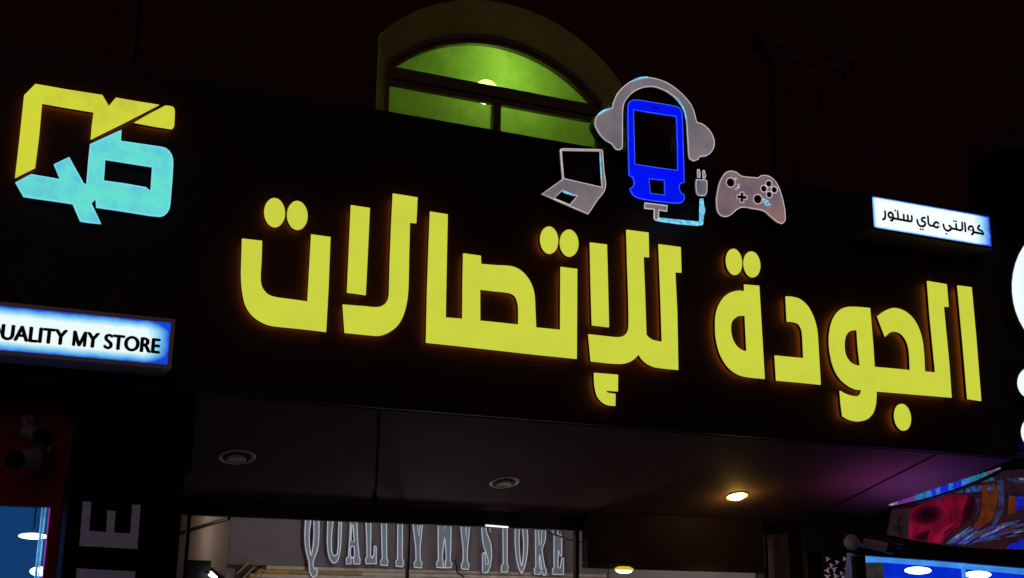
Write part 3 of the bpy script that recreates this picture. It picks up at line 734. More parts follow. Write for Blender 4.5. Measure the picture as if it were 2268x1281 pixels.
box('bulkhead_side', bx0 + 0.002, bx0 + 0.1, BY + 0.101, 11.9, 1.2, 3.55, M['int_side'], si)
a_ = at(421, 1172, BY + 1.6); b_ = at(490, 1145, BY + 0.1)
box('side_rail', bx0 - 0.03, bx0 + 0.001, BY + 0.12, 11.9, b_.z - 0.03, b_.z + 0.01, M['lintel'], si)
# stepped cornice under the bulkhead, its left end returns into the room
cx0 = at(560, 1262, BY).x
for k in range(4):
    z1 = bz0 - 0.002 - 0.05 * k; dx = -0.10 * k + 0.16; dy = 0.03 * k
    box('cornice_step', cx0 + dx, 7.92, BY + 0.004 - dy, BY + 0.5, z1 - 0.046, z1, M['int_beige'], si, 0.006)
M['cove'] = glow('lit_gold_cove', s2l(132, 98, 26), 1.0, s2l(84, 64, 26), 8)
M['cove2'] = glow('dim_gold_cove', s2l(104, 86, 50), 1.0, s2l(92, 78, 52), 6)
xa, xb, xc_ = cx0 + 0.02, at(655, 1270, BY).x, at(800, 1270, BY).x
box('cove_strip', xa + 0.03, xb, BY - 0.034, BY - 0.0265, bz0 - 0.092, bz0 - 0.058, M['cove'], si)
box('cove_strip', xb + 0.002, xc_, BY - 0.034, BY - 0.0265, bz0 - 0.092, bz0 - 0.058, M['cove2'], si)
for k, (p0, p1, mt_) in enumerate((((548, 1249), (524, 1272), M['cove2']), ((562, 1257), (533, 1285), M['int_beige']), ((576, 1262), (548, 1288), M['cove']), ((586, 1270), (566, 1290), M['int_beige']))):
    yk = BY - 0.10 - 0.02 * k                      # the cornice turns down at its left end
    a, b = at(*p0, yk), at(*p1, yk); n_ = Vector((0.042, 0, 0.030))
    v = [a, b, b + n_, a + n_]
    mesh_obj('cornice_end', v + [x + Vector((0, 0.06, 0)) for x in v], [(0, 1, 2, 3), (7, 6, 5, 4), (0, 4, 5, 1), (1, 5, 6, 2), (2, 6, 7, 3), (3, 7, 4, 0)], mt_, si)
box('rear_wall', 1.6, 7.9, 12.0, 12.1, 0, 3.5, M['int_beige'], si)
def plight(loc, e, col, r=0.15):
    l = bpy.data.lights.new('unseen_shop_light', 'POINT'); l.energy = e; l.color = col; l.shadow_soft_size = r
    o = bpy.data.objects.new('unseen_shop_light', l); o.location = loc; COL.objects.link(o)
plight((4.2, 3.6, 3.2), 27, (1.0, 0.93, 0.97), 0.3)
plight((7.0, 3.6, 3.2), 10, (1.0, 0.92, 0.90), 0.3)
plight((bx0 - 0.7, 7.6, 2.6), 10, (1.0, 0.80, 0.62), 0.2)
plight((cx0 + 0.25, BY - 0.14, bz0 - 0.42), 0.8, (1.0, 0.70, 0.25), 0.05)
plight((4.6, 3.4, 0.9), 24, (1.0, 0.88, 0.86), 0.25)  # added low lamp, brightens the canopy soffit through the glass
plight((6.4, 4.9, 1.1), 9, (1.0, 0.90, 0.84), 0.2)  # added lamp, brightens the cornice and bulkhead
# dark cabinet, brace and white highlight at the lower left of the glass
CYb = 2.6
cab = box('wall_cabinet', at(414, 1260, CYb).x, at(467, 1260, CYb).x, CYb, CYb + 0.5, 0.01, at(440, 1241, CYb).z, pbr('dark_brown_cabinet', (0.03, 0.022, 0.024), 0.5), None, 0.006)
tag(cab, 'dark cabinet with square top behind the left edge of the glass', 'cabinet')
br = mesh_obj('sloping_panel', [at(*q, 2.62) for q in ((469, 1256), (502, 1283), (500, 1300), (469, 1300))] + [at(*q, 2.62) + Vector((0, 0.05, 0)) for q in ((469, 1256), (502, 1283), (500, 1300), (469, 1300))],
              [(0, 1, 2, 3), (7, 6, 5, 4), (0, 4, 5, 1), (1, 5, 6, 2), (2, 6, 7, 3), (3, 7, 4, 0)], M['lintel'])
tag(br, 'dark panel sloping down from the cabinet corner', 'panel')
sp = at(469, 1273, 2.5)
st_ = thing('highlight_bulb', sp, 'small white highlight built as a glowing bulb at the dark cabinet corner', 'lamp')  # white reflection put in as an added glowing bulb
bar('bulb', sp + Vector((-0.02, -0.03, 0.008)), sp + Vector((0.045, 0.02, -0.03)), 0.022, M['lamp_white'], st_, 12, 0.016)  # added glowing bulb, stands in for the white highlight
bar('added_stem', sp + Vector((-0.02, -0.03, 0.008)), sp + Vector((-0.05, 0.05, 0.03)), 0.010, M['ret_black'], st_)

# ---- silver letters on the bulkhead
YQ = BY - 0.10
M['silver'] = acrylic('silver_blue_letter', (0.30, 0.36, 0.38), s2l(58, 66, 72), 12, 0.2, 0.35)
M['silver_rim'] = acrylic('pale_letter_edge', (0.80, 0.80, 0.88), s2l(160, 160, 178), 30, 0.15)
M['silver_ret'] = pbr('silver_letter_side', (0.4, 0.38, 0.44), 0.4)
def int_letter(zm, label, outline, holes=()):
    loops = [zm.loop(outline, YQ, True, 34)] + [zm.loop(h, YQ, True, 34) for h in holes]
    root = thing('shop_letter', base_of(loops, BY), label, 'wall letter', 'silver letters on the bulkhead inside the shop')
    plate('face', loops, YQ, YQ + 0.01, M['silver'], root)
    plate('return', loops, YQ + 0.011, BY - 0.003, M['silver_ret'], root)
    for k, q in enumerate(loops):
        tube('rim', [(x, YQ - 0.001, z) for x, z in offset(q, 0.004 if k == 0 else -0.004)], 0.0062, M['silver_rim'], root)
E1 = Z(660, 1140, 960, 2268); E2 = Z(940, 1140, 1300, 2268)
int_letter(E1, 'silver letter Q with a tail hanging below the bulkhead', [(120,90),(108,300),(112,450),(130,600),(165,745),(178,800),(190,950),(215,1020),(250,1055),(285,1045),(325,990),(325,890),(300,885),(285,910),(262,870),(258,800),(275,740),(320,620),(350,450),(357,90),(350,-120),(310,-220),(240,-250),(170,-220),(128,-110)],
           [[(217,690),(195,500),(195,300),(222,90),(228,-60),(240,-120),(252,-60),(256,90),(262,300),(250,500)]])
int_letter(E1, 'silver letter U, second letter of QUALITY', [(500,-200),(592,-200),(592,100),(570,300),(565,550),(580,650),(612,690),(650,660),(665,550),(672,300),(682,100),(690,-200),(735,-200),(735,100),(730,300),(715,550),(690,700),(660,790),(610,822),(560,800),(520,720),(495,600),(485,400)])
int_letter(E1, 'silver letter A, third letter of QUALITY', [(895,-200),(945,-200),(988,120),(1002,400),(1020,600),(1028,710),(1045,735),(1040,835),(925,835),(920,735),(893,735),(893,832),(805,835),(803,740),(840,700),(860,400),(872,120)],
           [[(890,545),(912,535),(932,545),(940,600),(935,712),(885,712),(880,620)], [(905,180),(918,200),(935,440),(890,440)]])
int_letter(E1, 'silver letter L with an upturned foot', [(1130,-200),(1225,-200),(1225,150),(1220,680),(1240,720),(1262,680),(1270,540),(1290,518),(1315,535),(1315,830),(1130,830),(1125,740),(1150,710),(1145,400),(1133,150)])
int_letter(E1, 'silver letter I between L and T', [(1390,-200),(1485,-200),(1490,735),(1512,765),(1505,860),(1375,850),(1378,765),(1405,730),(1395,300)])
int_letter(E1, 'silver letter T in QUALITY, left of the glazing bar', [(1590,-200),(1830,-200),(1830,-100),(1755,-100),(1750,735),(1770,775),(1760,880),(1632,870),(1635,775),(1662,745),(1668,-100),(1590,-100)])
int_letter(E1, 'silver letter Y ending QUALITY, right of the glazing bar', [(1905,-200),(1965,-200),(2005,150),(2026,375),(2042,150),(2055,-200),(2112,-200),(2088,180),(2050,560),(2055,770),(2080,790),(2075,900),(1940,890),(1940,800),(1970,770),(1965,560),(1922,180)])
int_letter(E2, 'silver letter M with a pale wedge in its middle', [(190,-200),(240,-200),(283,200),(325,-200),(378,-200),(374,400),(365,650),(385,670),(380,745),(288,748),(268,748),(165,742),(165,660),(190,640),(187,300)],
           [[(282,320),(300,600),(290,660),(285,735),(270,735),(264,660),(255,600)]])
int_letter(E2, 'silver letter Y in MY, above the hanging cable', [(502,-200),(548,-200),(582,340),(602,-200),(650,-200),(634,200),(605,480),(605,660),(630,690),(620,770),(515,765),(512,690),(530,660),(535,480),(508,200)])
int_letter(E2, 'silver letter S with a hooked lower end', [(868,230),(928,400),(942,560),(925,700),(890,800),(850,822),(808,810),(805,540),(840,520),(852,570),(862,690),(885,690),(882,620),(850,520),(815,400),(797,230),(790,60),(810,-100),(860,-190),(920,-160),(940,-80),(940,60),(905,60),(890,-60),(868,-30),(860,90)])
int_letter(E2, 'silver letter T in STORE', [(1025,-200),(1225,-200),(1225,-110),(1160,-110),(1158,690),(1175,715),(1165,805),(1070,805),(1072,715),(1095,680),(1090,-110),(1025,-110)])
int_letter(E2, 'silver letter O with a pointed bottom', [(1262,230),(1262,400),(1280,600),(1310,740),(1355,832),(1400,740),(1430,600),(1445,400),(1440,230),(1420,0),(1385,-150),(1350,-190),(1310,-150),(1275,0)],
           [[(1330,230),(1325,400),(1340,620),(1357,715),(1370,620),(1382,400),(1367,230),(1355,50),(1345,50)]])
int_letter(E2, 'silver letter R with a kinked leg', [(1545,-200),(1640,-200),(1680,-100),(1692,100),(1690,350),(1650,480),(1660,600),(1685,730),(1705,790),(1695,850),(1658,852),(1632,800),(1618,810),(1620,840),(1535,835),(1530,750),(1550,730),(1548,480),(1545,100)],
           [[(1600,230),(1635,230),(1622,420),(1605,420)], [(1608,560),(1618,640),(1636,760),(1622,760),(1608,680)]])
int_letter(E2, 'silver letter E, last letter of STORE', [(1800,-200),(1935,-200),(1935,0),(1905,0),(1895,-90),(1868,-90),(1868,280),(1895,280),(1920,300),(1920,580),(1895,590),(1870,500),(1868,740),(1890,745),(1915,600),(1945,600),(1945,840),(1790,840),(1785,750),(1805,740)])
# strip light on the header, two spot heads and the loose cable under it
ya = YS - 0.012
a = at(1076, 1166, ya); b = at(1126, 1170, ya)
tl = mesh_obj('strip_light', [a, b, b + Vector((0, 0, 0.016)), a + Vector((0, 0, 0.016))] + [v + Vector((0, 0.01, 0)) for v in (a, b, b + Vector((0, 0, 0.016)), a + Vector((0, 0, 0.016)))],
              [(0, 1, 2, 3), (7, 6, 5, 4), (0, 4, 5, 1), (1, 5, 6, 2), (2, 6, 7, 3), (3, 7, 4, 0)], glow('lit_strip', (1, 1, 1), 1.2))
tag(tl, 'short thin white lit strip on the dark shop header', 'strip light')
for k, (px, py, r) in enumerate(((1087, 1175, 0.022), (1227, 1178, 0.03), (1244, 1181, 0.022))):
    c = at(px, py, 3.2)
    lab = ['tiny white spot head above the silver S', 'white spot head tangled with a cable above the last E', 'tiny white spot head right of the tangled one'][k]
    o = thing('ceiling_spotlight', c, lab, 'lamp', 'white spot heads under the shop ceiling')
    bar('lamp_body', c + Vector((0, 0, 0.10)), c + Vector((0.004, -0.01, -0.02)), r, pbr('white_spot_paint', (0.8, 0.76, 0.78), 0.4), o, 12)
    bar('hanger', c + Vector((0, 0, 0.10)), c + Vector((0, 0, 0.4)), 0.006, M['ret_black'], o)
cpts = [at(*q, 3.0) for q in smooth_loop([(1200, 1158), (1215, 1179), (1240, 1188), (1262, 1196), (1290, 1201), (1312, 1203)], False, 80)]
tag(tube('loose_cable', cpts, 0.009, M['ret_black'], None, False), 'loose dark cable sagging behind the glass over the letter E', 'cable')
cpts = [at(*q, 5.8) for q in smooth_loop([(1006, 1240), (1011, 1254), (1012, 1266), (1018, 1272), (1028, 1278)], False, 80)]
tag(tube('hanging_cable', cpts, 0.011, M['ret_black'], None, False), 'short dark cable end hanging under the silver letter M', 'cable')

# ================================================================== LEFT PILLAR, RED SHOP
PY = 0.10
plr = thing('pillar', (1.0, PY, 0), 'black clad pillar carrying grey sideways letters', 'pillar')
box('cladding', at(152, 1110, PY).x, at(404, 1110, PY).x, PY, 1.95, 0.002, ZB - SL * 1.95 - 0.02, M['pillar'], plr)
box('cladding', at(152, 1110, PY).x, LS - 0.005, 0.061, 0.40, ZB - SL * 1.95 - 0.018, ZB - 0.001, M['pillar'], plr)
G4 = Z(0, 1080, 340, 2167)
def pillar_letter(outline, label):
    l = G4.loop(outline, PY - 0.03, False)
    root = thing('pillar_letter', base_of([l], PY), label, 'sign letter', 'grey sideways letters on the black pillar')
    plate('face', [l], PY - 0.03, PY - 0.02, M['letter_grey'], root)
    plate('return', [l], PY - 0.019, PY - 0.001, M['ret_black'], root)
pillar_letter([(1172,195),(1290,205),(1258,612),(1500,628),(1517,325),(1633,335),(1610,635),(1842,650),(1868,240),(1985,248),(1940,868),(1120,825)], 'grey letter E turned on its side near the pillar top')
pillar_letter([(1085,1140),(1910,1188),(1900,1420),(1070,1370)], 'grey letter bar below the sideways E, cut by the frame')
# the red neighbour with its blue lit window
RY = 0.75
redb = thing('red_shop', (-1.6, RY, 0), 'dark red shop wall with a blue lit window beside the pillar', 'shop')
wx1 = at(104, 1200, RY).x; wz1 = at(50, 1121, RY).z
plate('wall', [[(-5, 0.003), (at(165, 1100, RY).x + 0.25, 0.003), (at(165, 1100, RY).x + 0.25, 3.7), (-5, 3.7)], [(-2.6, 0.4), (wx1, 0.4), (wx1, wz1), (-2.6, wz1)]], RY, RY + 0.14, M['red'], redb)
M['blue_wall'] = acrylic('blue_lit_shop_lining', (0.04, 0.16, 0.30), s2l(16, 58, 100), 2, 0.15, 0.5)  # lamp light on the room walls is put in as emission
M['blue_wall2'] = acrylic('royal_blue_lit_lining', (0.02, 0.12, 0.6), s2l(6, 44, 160), 3, 0.5, 0.5)  # same here, the lit look of the walls is emission
rm = room('room', -2.8, wx1 + 0.6, RY + 0.141, 5.0, 0.2, 3.0, M['blue_wall'], redb)
wnd = box('window_frame', at(88, 1200, RY).x, at(91.5, 1200, RY).x, RY + 0.05, RY + 0.10, 0.41, wz1 - 0.002, pbr('blue_white_frame', (0.5, 0.65, 0.8), 0.3), redb)
M['edge_glow'] = acrylic('glass_edge_reflection', (0.4, 0.6, 0.7), s2l(90, 160, 205), 12, 0.5)  # reflections along the glass edge, put in as glowing bars
box('edge_reflection', at(85, 1200, RY).x, at(87, 1200, RY).x, RY + 0.04, RY + 0.06, 0.41, wz1 - 0.003, M['edge_glow'], redb)
box('edge_reflection', at(92.5, 1200, RY).x, at(95.5, 1200, RY).x, RY + 0.03, RY + 0.06, 0.41, wz1 - 0.003, M['edge_glow'], redb)
M['pink_edge'] = acrylic('pink_glow_edge', (0.5, 0.1, 0.4), s2l(150, 40, 150), 12, 0.4)  # thin pink edge with emission
box('window_reveal', wx1 - 0.009, wx1 - 0.001, RY + 0.002, RY + 0.012, 0.41, wz1 - 0.002, M['pink_edge'], redb)
box('glass_pane', -2.59, at(84, 1200, RY).x, RY + 0.05, RY + 0.056, 0.41, wz1 - 0.004, M['glass'], redb)
def hang_disc(px, py, Y, r, lab, grp, h=0.02, mat=None):
    c = at(px, py, Y)
    o = thing('ceiling_disc', c, lab, 'ceiling lamp', grp)
    bm = bmesh.new(); bmesh.ops.create_uvsphere(bm, u_segments=24, v_segments=12, radius=r)
    bmesh.ops.scale(bm, vec=(1, 1, h), verts=bm.verts[:])
    me = bpy.data.meshes.new('lamp'); bm.to_mesh(me); bm.free(); me.materials.append(mat or M['lamp_white'])
    for p in me.polygons: p.use_smooth = True
    link(bpy.data.objects.new('lamp', me), o)
    bar('hanger', c + Vector((0, 0, h * r)), c + Vector((0, 0, 0.6)), 0.006, M['ret_black'], o)
hang_disc(73, 1188, 2.2, 0.115, 'oval white lamp in the blue window, upper of two', 'lamps in the blue window beside the pillar', 0.22)
hang_disc(87, 1266, 2.2, 0.075, 'smaller white lamp low in the blue window at the left edge', 'lamps in the blue window beside the pillar', 0.5)
# cctv cameras
def cctv(base, tip, arm, r, label, dark_len=0.28, grp='security cameras on the shop walls'):
    base, tip, arm = Vector(base), Vector(tip), Vector(arm)
    root = thing('security_camera', arm, label, 'security camera', grp)
    d = tip - base
    bar('body', base, base + d * (1 - dark_len), r, M['cctv'], root, 16)
    bar('lens_hood', base + d * (1 - dark_len), tip, r * 1.06, M['cctv_dark'], root, 16)
    mid = base + d * 0.35
    bar('bracket', mid + (arm - mid) * 0.15, arm, r * 0.28, M['cctv'], root, 10)
    bar('mount', arm, arm + Vector((0, 0.05, 0)), r * 0.9, M['cctv'], root, 16)
cctv(at(58, 952, 0.45), at(108, 974, 0.25), at(62, 930, 0.69), 0.048, 'upper white bullet camera pointing right on the red wall', 0.45)
cctv(at(80, 1012, 0.45), at(26, 1020, 0.30), at(98, 992, 0.69), 0.062, 'lower white bullet camera pointing left on the red wall', 0.25)

# ================================================================== RIGHT NEIGHBOUR
GY = 1.45
Zt_ = at(2060, 1241, 1.5).z
dk = box('dark_end_wall', at(1752, 1230, 1.9).x, at(1965, 1200, 1.5).x - 0.02, 1.9, 2.3, 0.003, ZB - SL * 1.9 - 0.02, M['black'])
box('party_wall', 7.96, 8.04, 2.31, 14.0, 0.003, 3.5, M['black'], si)
box('upper_wall', at(1752, 1230, 1.9).x, 13.9, 1.64, 1.72, Zt_ + 0.06, 2.75, M['black'], dk)
tag(dk, 'black wall between the side door and the mirror panel shop', 'wall')
# mirror panel; its street reflections are painted as glowing coloured pieces
T = Z(1960, 1000, 2268, 1644)
gp_ = thing('mirror_panel', (9.6, GY, 2.3), 'mirror panel with crimson, orange and blue reflections painted on, right of the soffit', 'mirror panel')
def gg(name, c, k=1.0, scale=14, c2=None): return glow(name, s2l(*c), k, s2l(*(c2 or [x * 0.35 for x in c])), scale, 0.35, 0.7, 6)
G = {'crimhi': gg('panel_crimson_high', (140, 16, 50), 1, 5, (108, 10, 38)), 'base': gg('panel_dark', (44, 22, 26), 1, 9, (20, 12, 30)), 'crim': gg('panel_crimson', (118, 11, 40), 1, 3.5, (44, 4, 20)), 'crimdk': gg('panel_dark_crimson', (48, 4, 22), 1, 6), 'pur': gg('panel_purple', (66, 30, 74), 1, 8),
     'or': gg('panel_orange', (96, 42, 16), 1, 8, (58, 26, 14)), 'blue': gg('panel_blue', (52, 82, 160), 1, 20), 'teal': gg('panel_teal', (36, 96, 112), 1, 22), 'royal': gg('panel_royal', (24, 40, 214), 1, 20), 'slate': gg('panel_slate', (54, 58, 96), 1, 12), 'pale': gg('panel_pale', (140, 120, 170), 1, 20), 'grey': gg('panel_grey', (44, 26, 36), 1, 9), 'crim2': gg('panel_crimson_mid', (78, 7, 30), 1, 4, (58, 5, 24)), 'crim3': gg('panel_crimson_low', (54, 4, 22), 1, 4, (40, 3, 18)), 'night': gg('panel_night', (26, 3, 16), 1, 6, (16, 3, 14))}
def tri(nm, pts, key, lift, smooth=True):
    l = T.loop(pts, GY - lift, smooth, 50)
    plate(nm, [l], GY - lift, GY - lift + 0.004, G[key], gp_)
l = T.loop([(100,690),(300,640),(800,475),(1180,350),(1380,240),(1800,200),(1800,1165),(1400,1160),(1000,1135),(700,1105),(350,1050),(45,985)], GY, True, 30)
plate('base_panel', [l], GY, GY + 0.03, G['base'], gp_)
tri('reflection_piece', [(75,720),(300,655),(270,1025),(50,980)], 'grey', 0.006)
tri('reflection_piece', [(300,650),(680,540),(700,500),(985,520),(890,860),(800,940),(720,1010),(660,1095),(280,1035),(285,850)], 'crim', 0.007)
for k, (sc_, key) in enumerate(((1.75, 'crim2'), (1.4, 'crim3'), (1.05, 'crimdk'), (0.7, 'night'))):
    tri('reflection_piece', ell(500, 750, 108 * sc_, 66 * sc_, -8, 26), key, 0.0085 + 0.0012 * k, False)
tri('reflection_piece', [(330,1000),(420,960),(540,920),(520,1000),(495,1068),(340,1040)], 'crim2', 0.009); tri('reflection_piece', [(370,1005),(450,965),(530,935),(490,1055),(380,1040)], 'crimdk', 0.0105)
tri('reflection_piece', [(285,850),(312,840),(330,960),(300,1035),(280,1035)], 'crimhi', 0.0145)
tri('reflection_piece', [(560,1060),(640,960),(760,860),(850,820),(700,990),(650,1085)], 'crimhi', 0.0075)
tri('reflection_piece', [(700,960),(780,900),(740,950),(690,985)], 'crimdk', 0.013)
tri('reflection_piece', [(330,635),(700,515),(660,560),(480,605)], 'pur', 0.011)
tri('reflection_piece', [(990,520),(1060,540),(1050,700),(990,820),(900,860),(930,700)], 'crimdk', 0.008)
tri('reflection_piece', [(1145,400),(1290,380),(1330,440),(1320,640),(1270,800),(1190,860),(1090,930),(1020,985),(1060,870),(1120,780),(1150,620)], 'or', 0.008)
tri('reflection_piece', [(1080,550),(1130,570),(1140,640),(1110,720),(1060,770),(1090,680)], 'pur', 0.012)
tri('reflection_piece', [(1330,340),(1400,350),(1410,560),(1380,740),(1300,880),(1215,990),(1190,985),(1280,830),(1340,640)], 'slate', 0.009)
tri('reflection_piece', [(800,470),(925,420),(925,485),(830,490)], 'teal', 0.010); tri('reflection_piece', [(950,410),(1140,410),(1140,470),(960,490)], 'blue', 0.010)
tri('reflection_piece', [(1150,340),(1280,305),(1300,345),(1160,365)], 'teal', 0.011); tri('reflection_piece', [(1215,415),(1280,410),(1285,455),(1220,465)], 'blue', 0.014)
tri('reflection_piece', [(1470,520),(1560,540),(1540,730),(1455,750)], 'or', 0.009); tri('reflection_piece', [(1550,540),(1644,530),(1644,670),(1560,700)], 'royal', 0.010)
tri('reflection_piece', [(1440,330),(1540,310),(1700,300),(1700,370),(1560,370)], 'slate', 0.010); tri('reflection_piece', [(1590,320),(1680,312),(1680,335),(1600,340)], 'pale', 0.014)
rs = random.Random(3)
for k in range(120):                                  # reflection splinters fanning out to the right
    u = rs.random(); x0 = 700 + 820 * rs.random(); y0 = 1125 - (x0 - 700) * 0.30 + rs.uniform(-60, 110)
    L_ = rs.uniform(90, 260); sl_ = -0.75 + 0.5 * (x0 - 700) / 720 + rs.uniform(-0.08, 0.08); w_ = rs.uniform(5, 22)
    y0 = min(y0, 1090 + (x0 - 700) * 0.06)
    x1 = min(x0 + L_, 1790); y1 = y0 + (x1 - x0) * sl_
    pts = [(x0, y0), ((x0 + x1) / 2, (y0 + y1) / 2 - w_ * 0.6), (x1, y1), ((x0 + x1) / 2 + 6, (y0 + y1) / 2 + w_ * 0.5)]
    tri('reflection_splinter', pts, rs.choice(['blue', 'teal', 'teal', 'blue', 'pur', 'slate', 'royal', 'pale', 'or', 'crimdk']), 0.016 + 0.0004 * k, True)
tri('reflection_piece', [(1440,1150),(1500,1080),(1560,1090),(1600,1040),(1790,1010),(1790,1160)], 'royal', 0.013)
# narrow led strip along the soffit's end
st = thing('led_strip', on_soffit(2080, 1080, 0.03), 'narrow blue and violet lit strip along the soffit edge', 'led strip')
SM = {k: gg('strip_' + k, c, 1, 40, c2) for k, c, c2 in (('pale', (176, 176, 210), (90, 80, 120)), ('violet', (120, 58, 150), (60, 24, 90)), ('teal', (40, 128, 150), (16, 60, 90)), ('royal', (26, 52, 225), (14, 26, 150)), ('azure', (60, 130, 215), (24, 60, 170)), ('grey', (100, 88, 96), (60, 50, 60)), ('lilac', (150, 120, 180), (70, 50, 100)))}
nseg = 26; kinds = ['pale', 'lilac', 'violet', 'violet', 'violet', 'violet', 'teal', 'azure', 'teal', 'azure', 'royal', 'azure', 'royal', 'royal', 'azure', 'royal', 'royal', 'azure', 'azure', 'teal', 'teal', 'teal', 'teal', 'grey', 'grey', 'lilac']
pa, pb = (46, 650), (1355, 212)
def strip_pt(u): return T.px((pa[0] + (pb[0] - pa[0]) * u, pa[1] + (pb[1] - pa[1]) * u - 26 * math.sin(math.pi * u) * 0.2))
for k in range(nseg):
    qa, qb = strip_pt(k / nseg), strip_pt((k + 0.97) / nseg)
    A0 = on_soffit(qa[0], qa[1] - 4, 0.012); B0 = on_soffit(qb[0], qb[1] - 4, 0.012)
    h0 = 0.010 + 0.055 * abs(math.sin(math.pi * k / nseg)) ** 0.8; h1 = 0.010 + 0.055 * abs(math.sin(math.pi * min(1, (k + 1) / nseg))) ** 0.8
    v = [A0, B0, B0 - Vector((0, 0, h1)), A0 - Vector((0, 0, h0))]
    mesh_obj('lit_segment', v + [x + Vector((0.02, 0, 0)) for x in v], [(0, 1, 2, 3), (7, 6, 5, 4), (0, 4, 5, 1), (1, 5, 6, 2), (2, 6, 7, 3), (3, 7, 4, 0)], SM[kinds[k]], st)
tp_ = []
for k in range(nseg + 1):
    q = strip_pt(k / nseg); h0 = 0.012 + 0.055 * abs(math.sin(math.pi * k / nseg)) ** 0.8
    tp_.append(on_soffit(q[0], q[1] - 4, 0.012) - Vector((0, 0, h0 + 0.022)))
tube('lower_trim', tp_, 0.020, M['black'], st, False, 6)
for q, col, en in (((1950, 1045), (0.78, 0.14, 0.66), 7), ((2050, 1062), (0.56, 0.20, 1.0), 12)):
    vl = bpy.data.lights.new('violet_strip_light', 'SPOT'); vl.energy = en; vl.color = col; vl.shadow_soft_size = 0.15
    vl.spot_size = math.radians(128); vl.spot_blend = 1.0
    vo = bpy.data.objects.new('violet_strip_light', vl); COL.objects.link(vo); vo.location = on_soffit(*q) + Vector((0, 0, -0.7))
    vo.rotation_euler = Vector((0.0, 0.1, 1)).to_track_quat('-Z', 'Y').to_euler()
# blue lit shop below it
BYR = 1.5
bs = thing('blue_shop', (10.2, BYR, 0), 'bright blue lit shop window under the mirror panel', 'shop')
X0 = at(1917, 1240, BYR).x; Zt = at(2060, 1241, BYR).z
plate('header', [PX.loop([(1905, 1186), (1990, 1196), (2105, 1213), (2268, 1219), (2400, 1222), (2400, 1268), (2268, 1258), (2100, 1243), (1918, 1230), (1905, 1229)], BYR - 0.03, False)], BYR - 0.03, BYR + 0.1, M['black'], bs)
box('jamb', X0 - 0.12, X0, BYR, BYR + 0.49, 0.004, Zt + 0.02, M['black'], bs)
room('room', X0 - 0.1, 14.0, BYR + 0.50, 6.0, 0.2, 2.7, M['blue_wall2'], bs)
M['sky_blue'] = acrylic('light_blue_lit_band', (0.2, 0.5, 0.9), s2l(60, 140, 232), 6, 0.2)
plate('light_band', [PX.loop([(1917, 1229), (2268, 1258), (2400, 1268), (2400, 1285), (2268, 1273), (2100, 1257), (1958, 1246), (1917, 1246)], BYR + 0.1, False)], BYR + 0.101, BYR + 0.12, M['sky_blue'], bs)
M['grey_screen'] = acrylic('dark_olive_screen', (0.1, 0.1, 0.09), s2l(46, 44, 42), 8, 0.5)
box('side_screen', X0 + 0.002, at(1957, 1260, BYR + 0.1).x, BYR + 0.102, BYR + 0.118, 0.3, at(1935, 1246, BYR + 0.1).z - 0.003, M['grey_screen'], bs)
box('glazing_bar', at(2143, 1255, BYR).x, at(2146, 1255, BYR).x, BYR + 0.05, BYR + 0.10, 0.1, at(2145, 1244, BYR + 0.05).z, M['sky_blue'], bs)
box('glass_pane', X0 + 0.003, 13.9, BYR + 0.03, BYR + 0.036, 0.05, at(2268, 1258, BYR).z - 0.01, M['glass'], bs)
hang_disc(2033, 1264, 2.6, 0.15, 'white lamp in the bright blue shop, left of the glazing bar', 'lamps in the bright blue shop', 0.28)
hang_disc(2166, 1273, 2.6, 0.15, 'white lamp in the bright blue shop, right of the glazing bar', 'lamps in the bright blue shop', 0.28)
qx = T.px((1800, 600)); box('upper_cladding', at(qx[0], qx[1], GY).x + 0.005, 13.95, GY, 1.60, at(2268, 1219, GY).z + 0.03, 3.3, M['black'], bs)
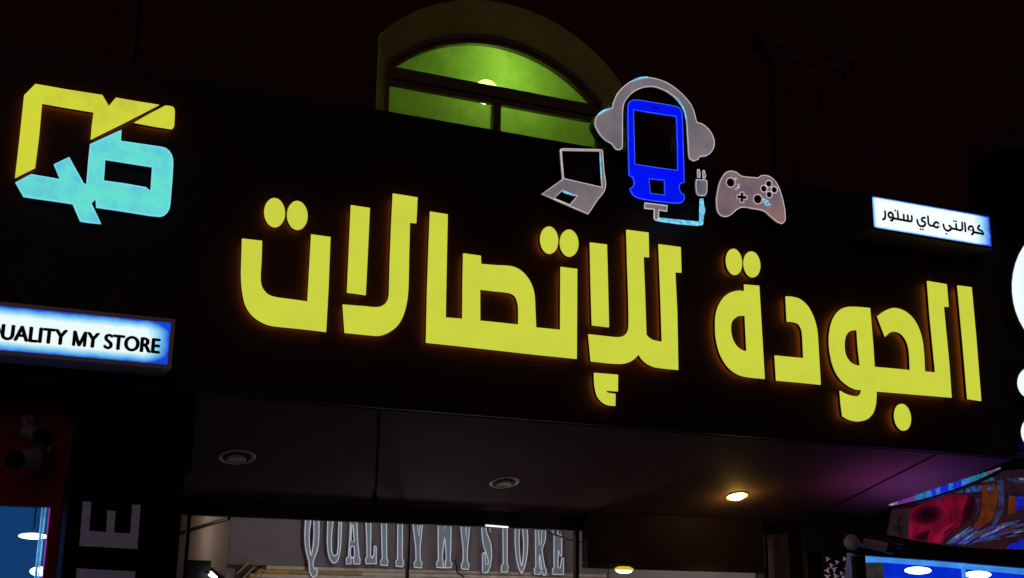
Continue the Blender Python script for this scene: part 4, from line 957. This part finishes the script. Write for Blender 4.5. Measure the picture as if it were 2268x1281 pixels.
# camera and silver lattice
cb = at(1902, 1203, 1.2)
rc = thing('security_camera', cb, 'grey bullet camera with round base above the bright blue shop', 'security camera', 'security cameras on the shop walls')
bm = bmesh.new(); bmesh.ops.create_uvsphere(bm, u_segments=20, v_segments=12, radius=0.078); me = bpy.data.meshes.new('ball_mount'); bm.to_mesh(me); bm.free()
M['cctv_grey'] = pbr('grey_cctv_plastic', (0.34, 0.31, 0.33), 0.5)
me.materials.append(M['cctv_grey'])
for p in me.polygons: p.use_smooth = True
o = link(bpy.data.objects.new('ball_mount', me), rc); o.location = at(1886, 1201, 1.2) - cb
bar('body', at(1908, 1200, 1.2), at(1962, 1211, 1.12), 0.055, M['cctv_grey'], rc, 18)
bar('lens_hood', at(1962, 1211, 1.12), at(1980, 1215, 1.09), 0.06, M['cctv_dark'], rc, 18)
bar('sun_shield', at(1908, 1193, 1.2), at(1996, 1207, 1.08), 0.045, M['cctv_dark'], rc, 8)
lat = thing('silver_lattice', at(1855, 1290, 1.6), 'dark lattice of small silver three pointed stars beside the blue shop', 'lattice')
box('backing', at(1826, 1260, 1.62).x, X0 - 0.13, 1.62, 1.66, 0.01, at(1850, 1212, 1.62).z, M['black'], lat)
M['glint_star'] = acrylic('silver_star_glint', (0.6, 0.55, 0.62), s2l(96, 80, 98), 40, 0.6)  # glints of the lattice put into the stars as emission
LT = Z(1600, 1120, 1960, 2268)
for k, (sx_, sy_) in enumerate(((1480,745),(1610,790),(1715,745),(1860,700),(1565,885),(1470,905),(1735,880),(1670,945),(1590,985),(1475,990),(1530,835),(1815,835),(1690,1010),(1550,1050))):
    r0_ = rs.uniform(26, 48); a0_ = rs.uniform(0, 2)
    pts = []
    for q in range(6):
        rr = r0_ if q % 2 == 0 else r0_ * 0.26
        pts.append((sx_ + rr * math.cos(a0_ + q * math.pi / 3), sy_ + rr * math.sin(a0_ + q * math.pi / 3)))
    plate('glint_star', [LT.loop(pts, 1.6, False)], 1.6, 1.618, M['glint_star'], lat)
bz = mesh_obj('blue_column', [at(1880, 1225, 1.58), at(1916, 1232, 1.58), at(1916, 1340, 1.58), at(1868, 1340, 1.58)] + [at(*q, 1.58) + Vector((0, 0.03, 0)) for q in ((1880, 1225), (1916, 1232), (1916, 1340), (1868, 1340))],
              [(0, 1, 2, 3), (7, 6, 5, 4), (0, 4, 5, 1), (1, 5, 6, 2), (2, 6, 7, 3), (3, 7, 4, 0)], acrylic('slate_blue_panel', (0.15, 0.18, 0.25), s2l(44, 46, 66), 10, 0.4))
tag(bz, 'dim slate blue panel at the left edge of the bright blue shop', 'panel')
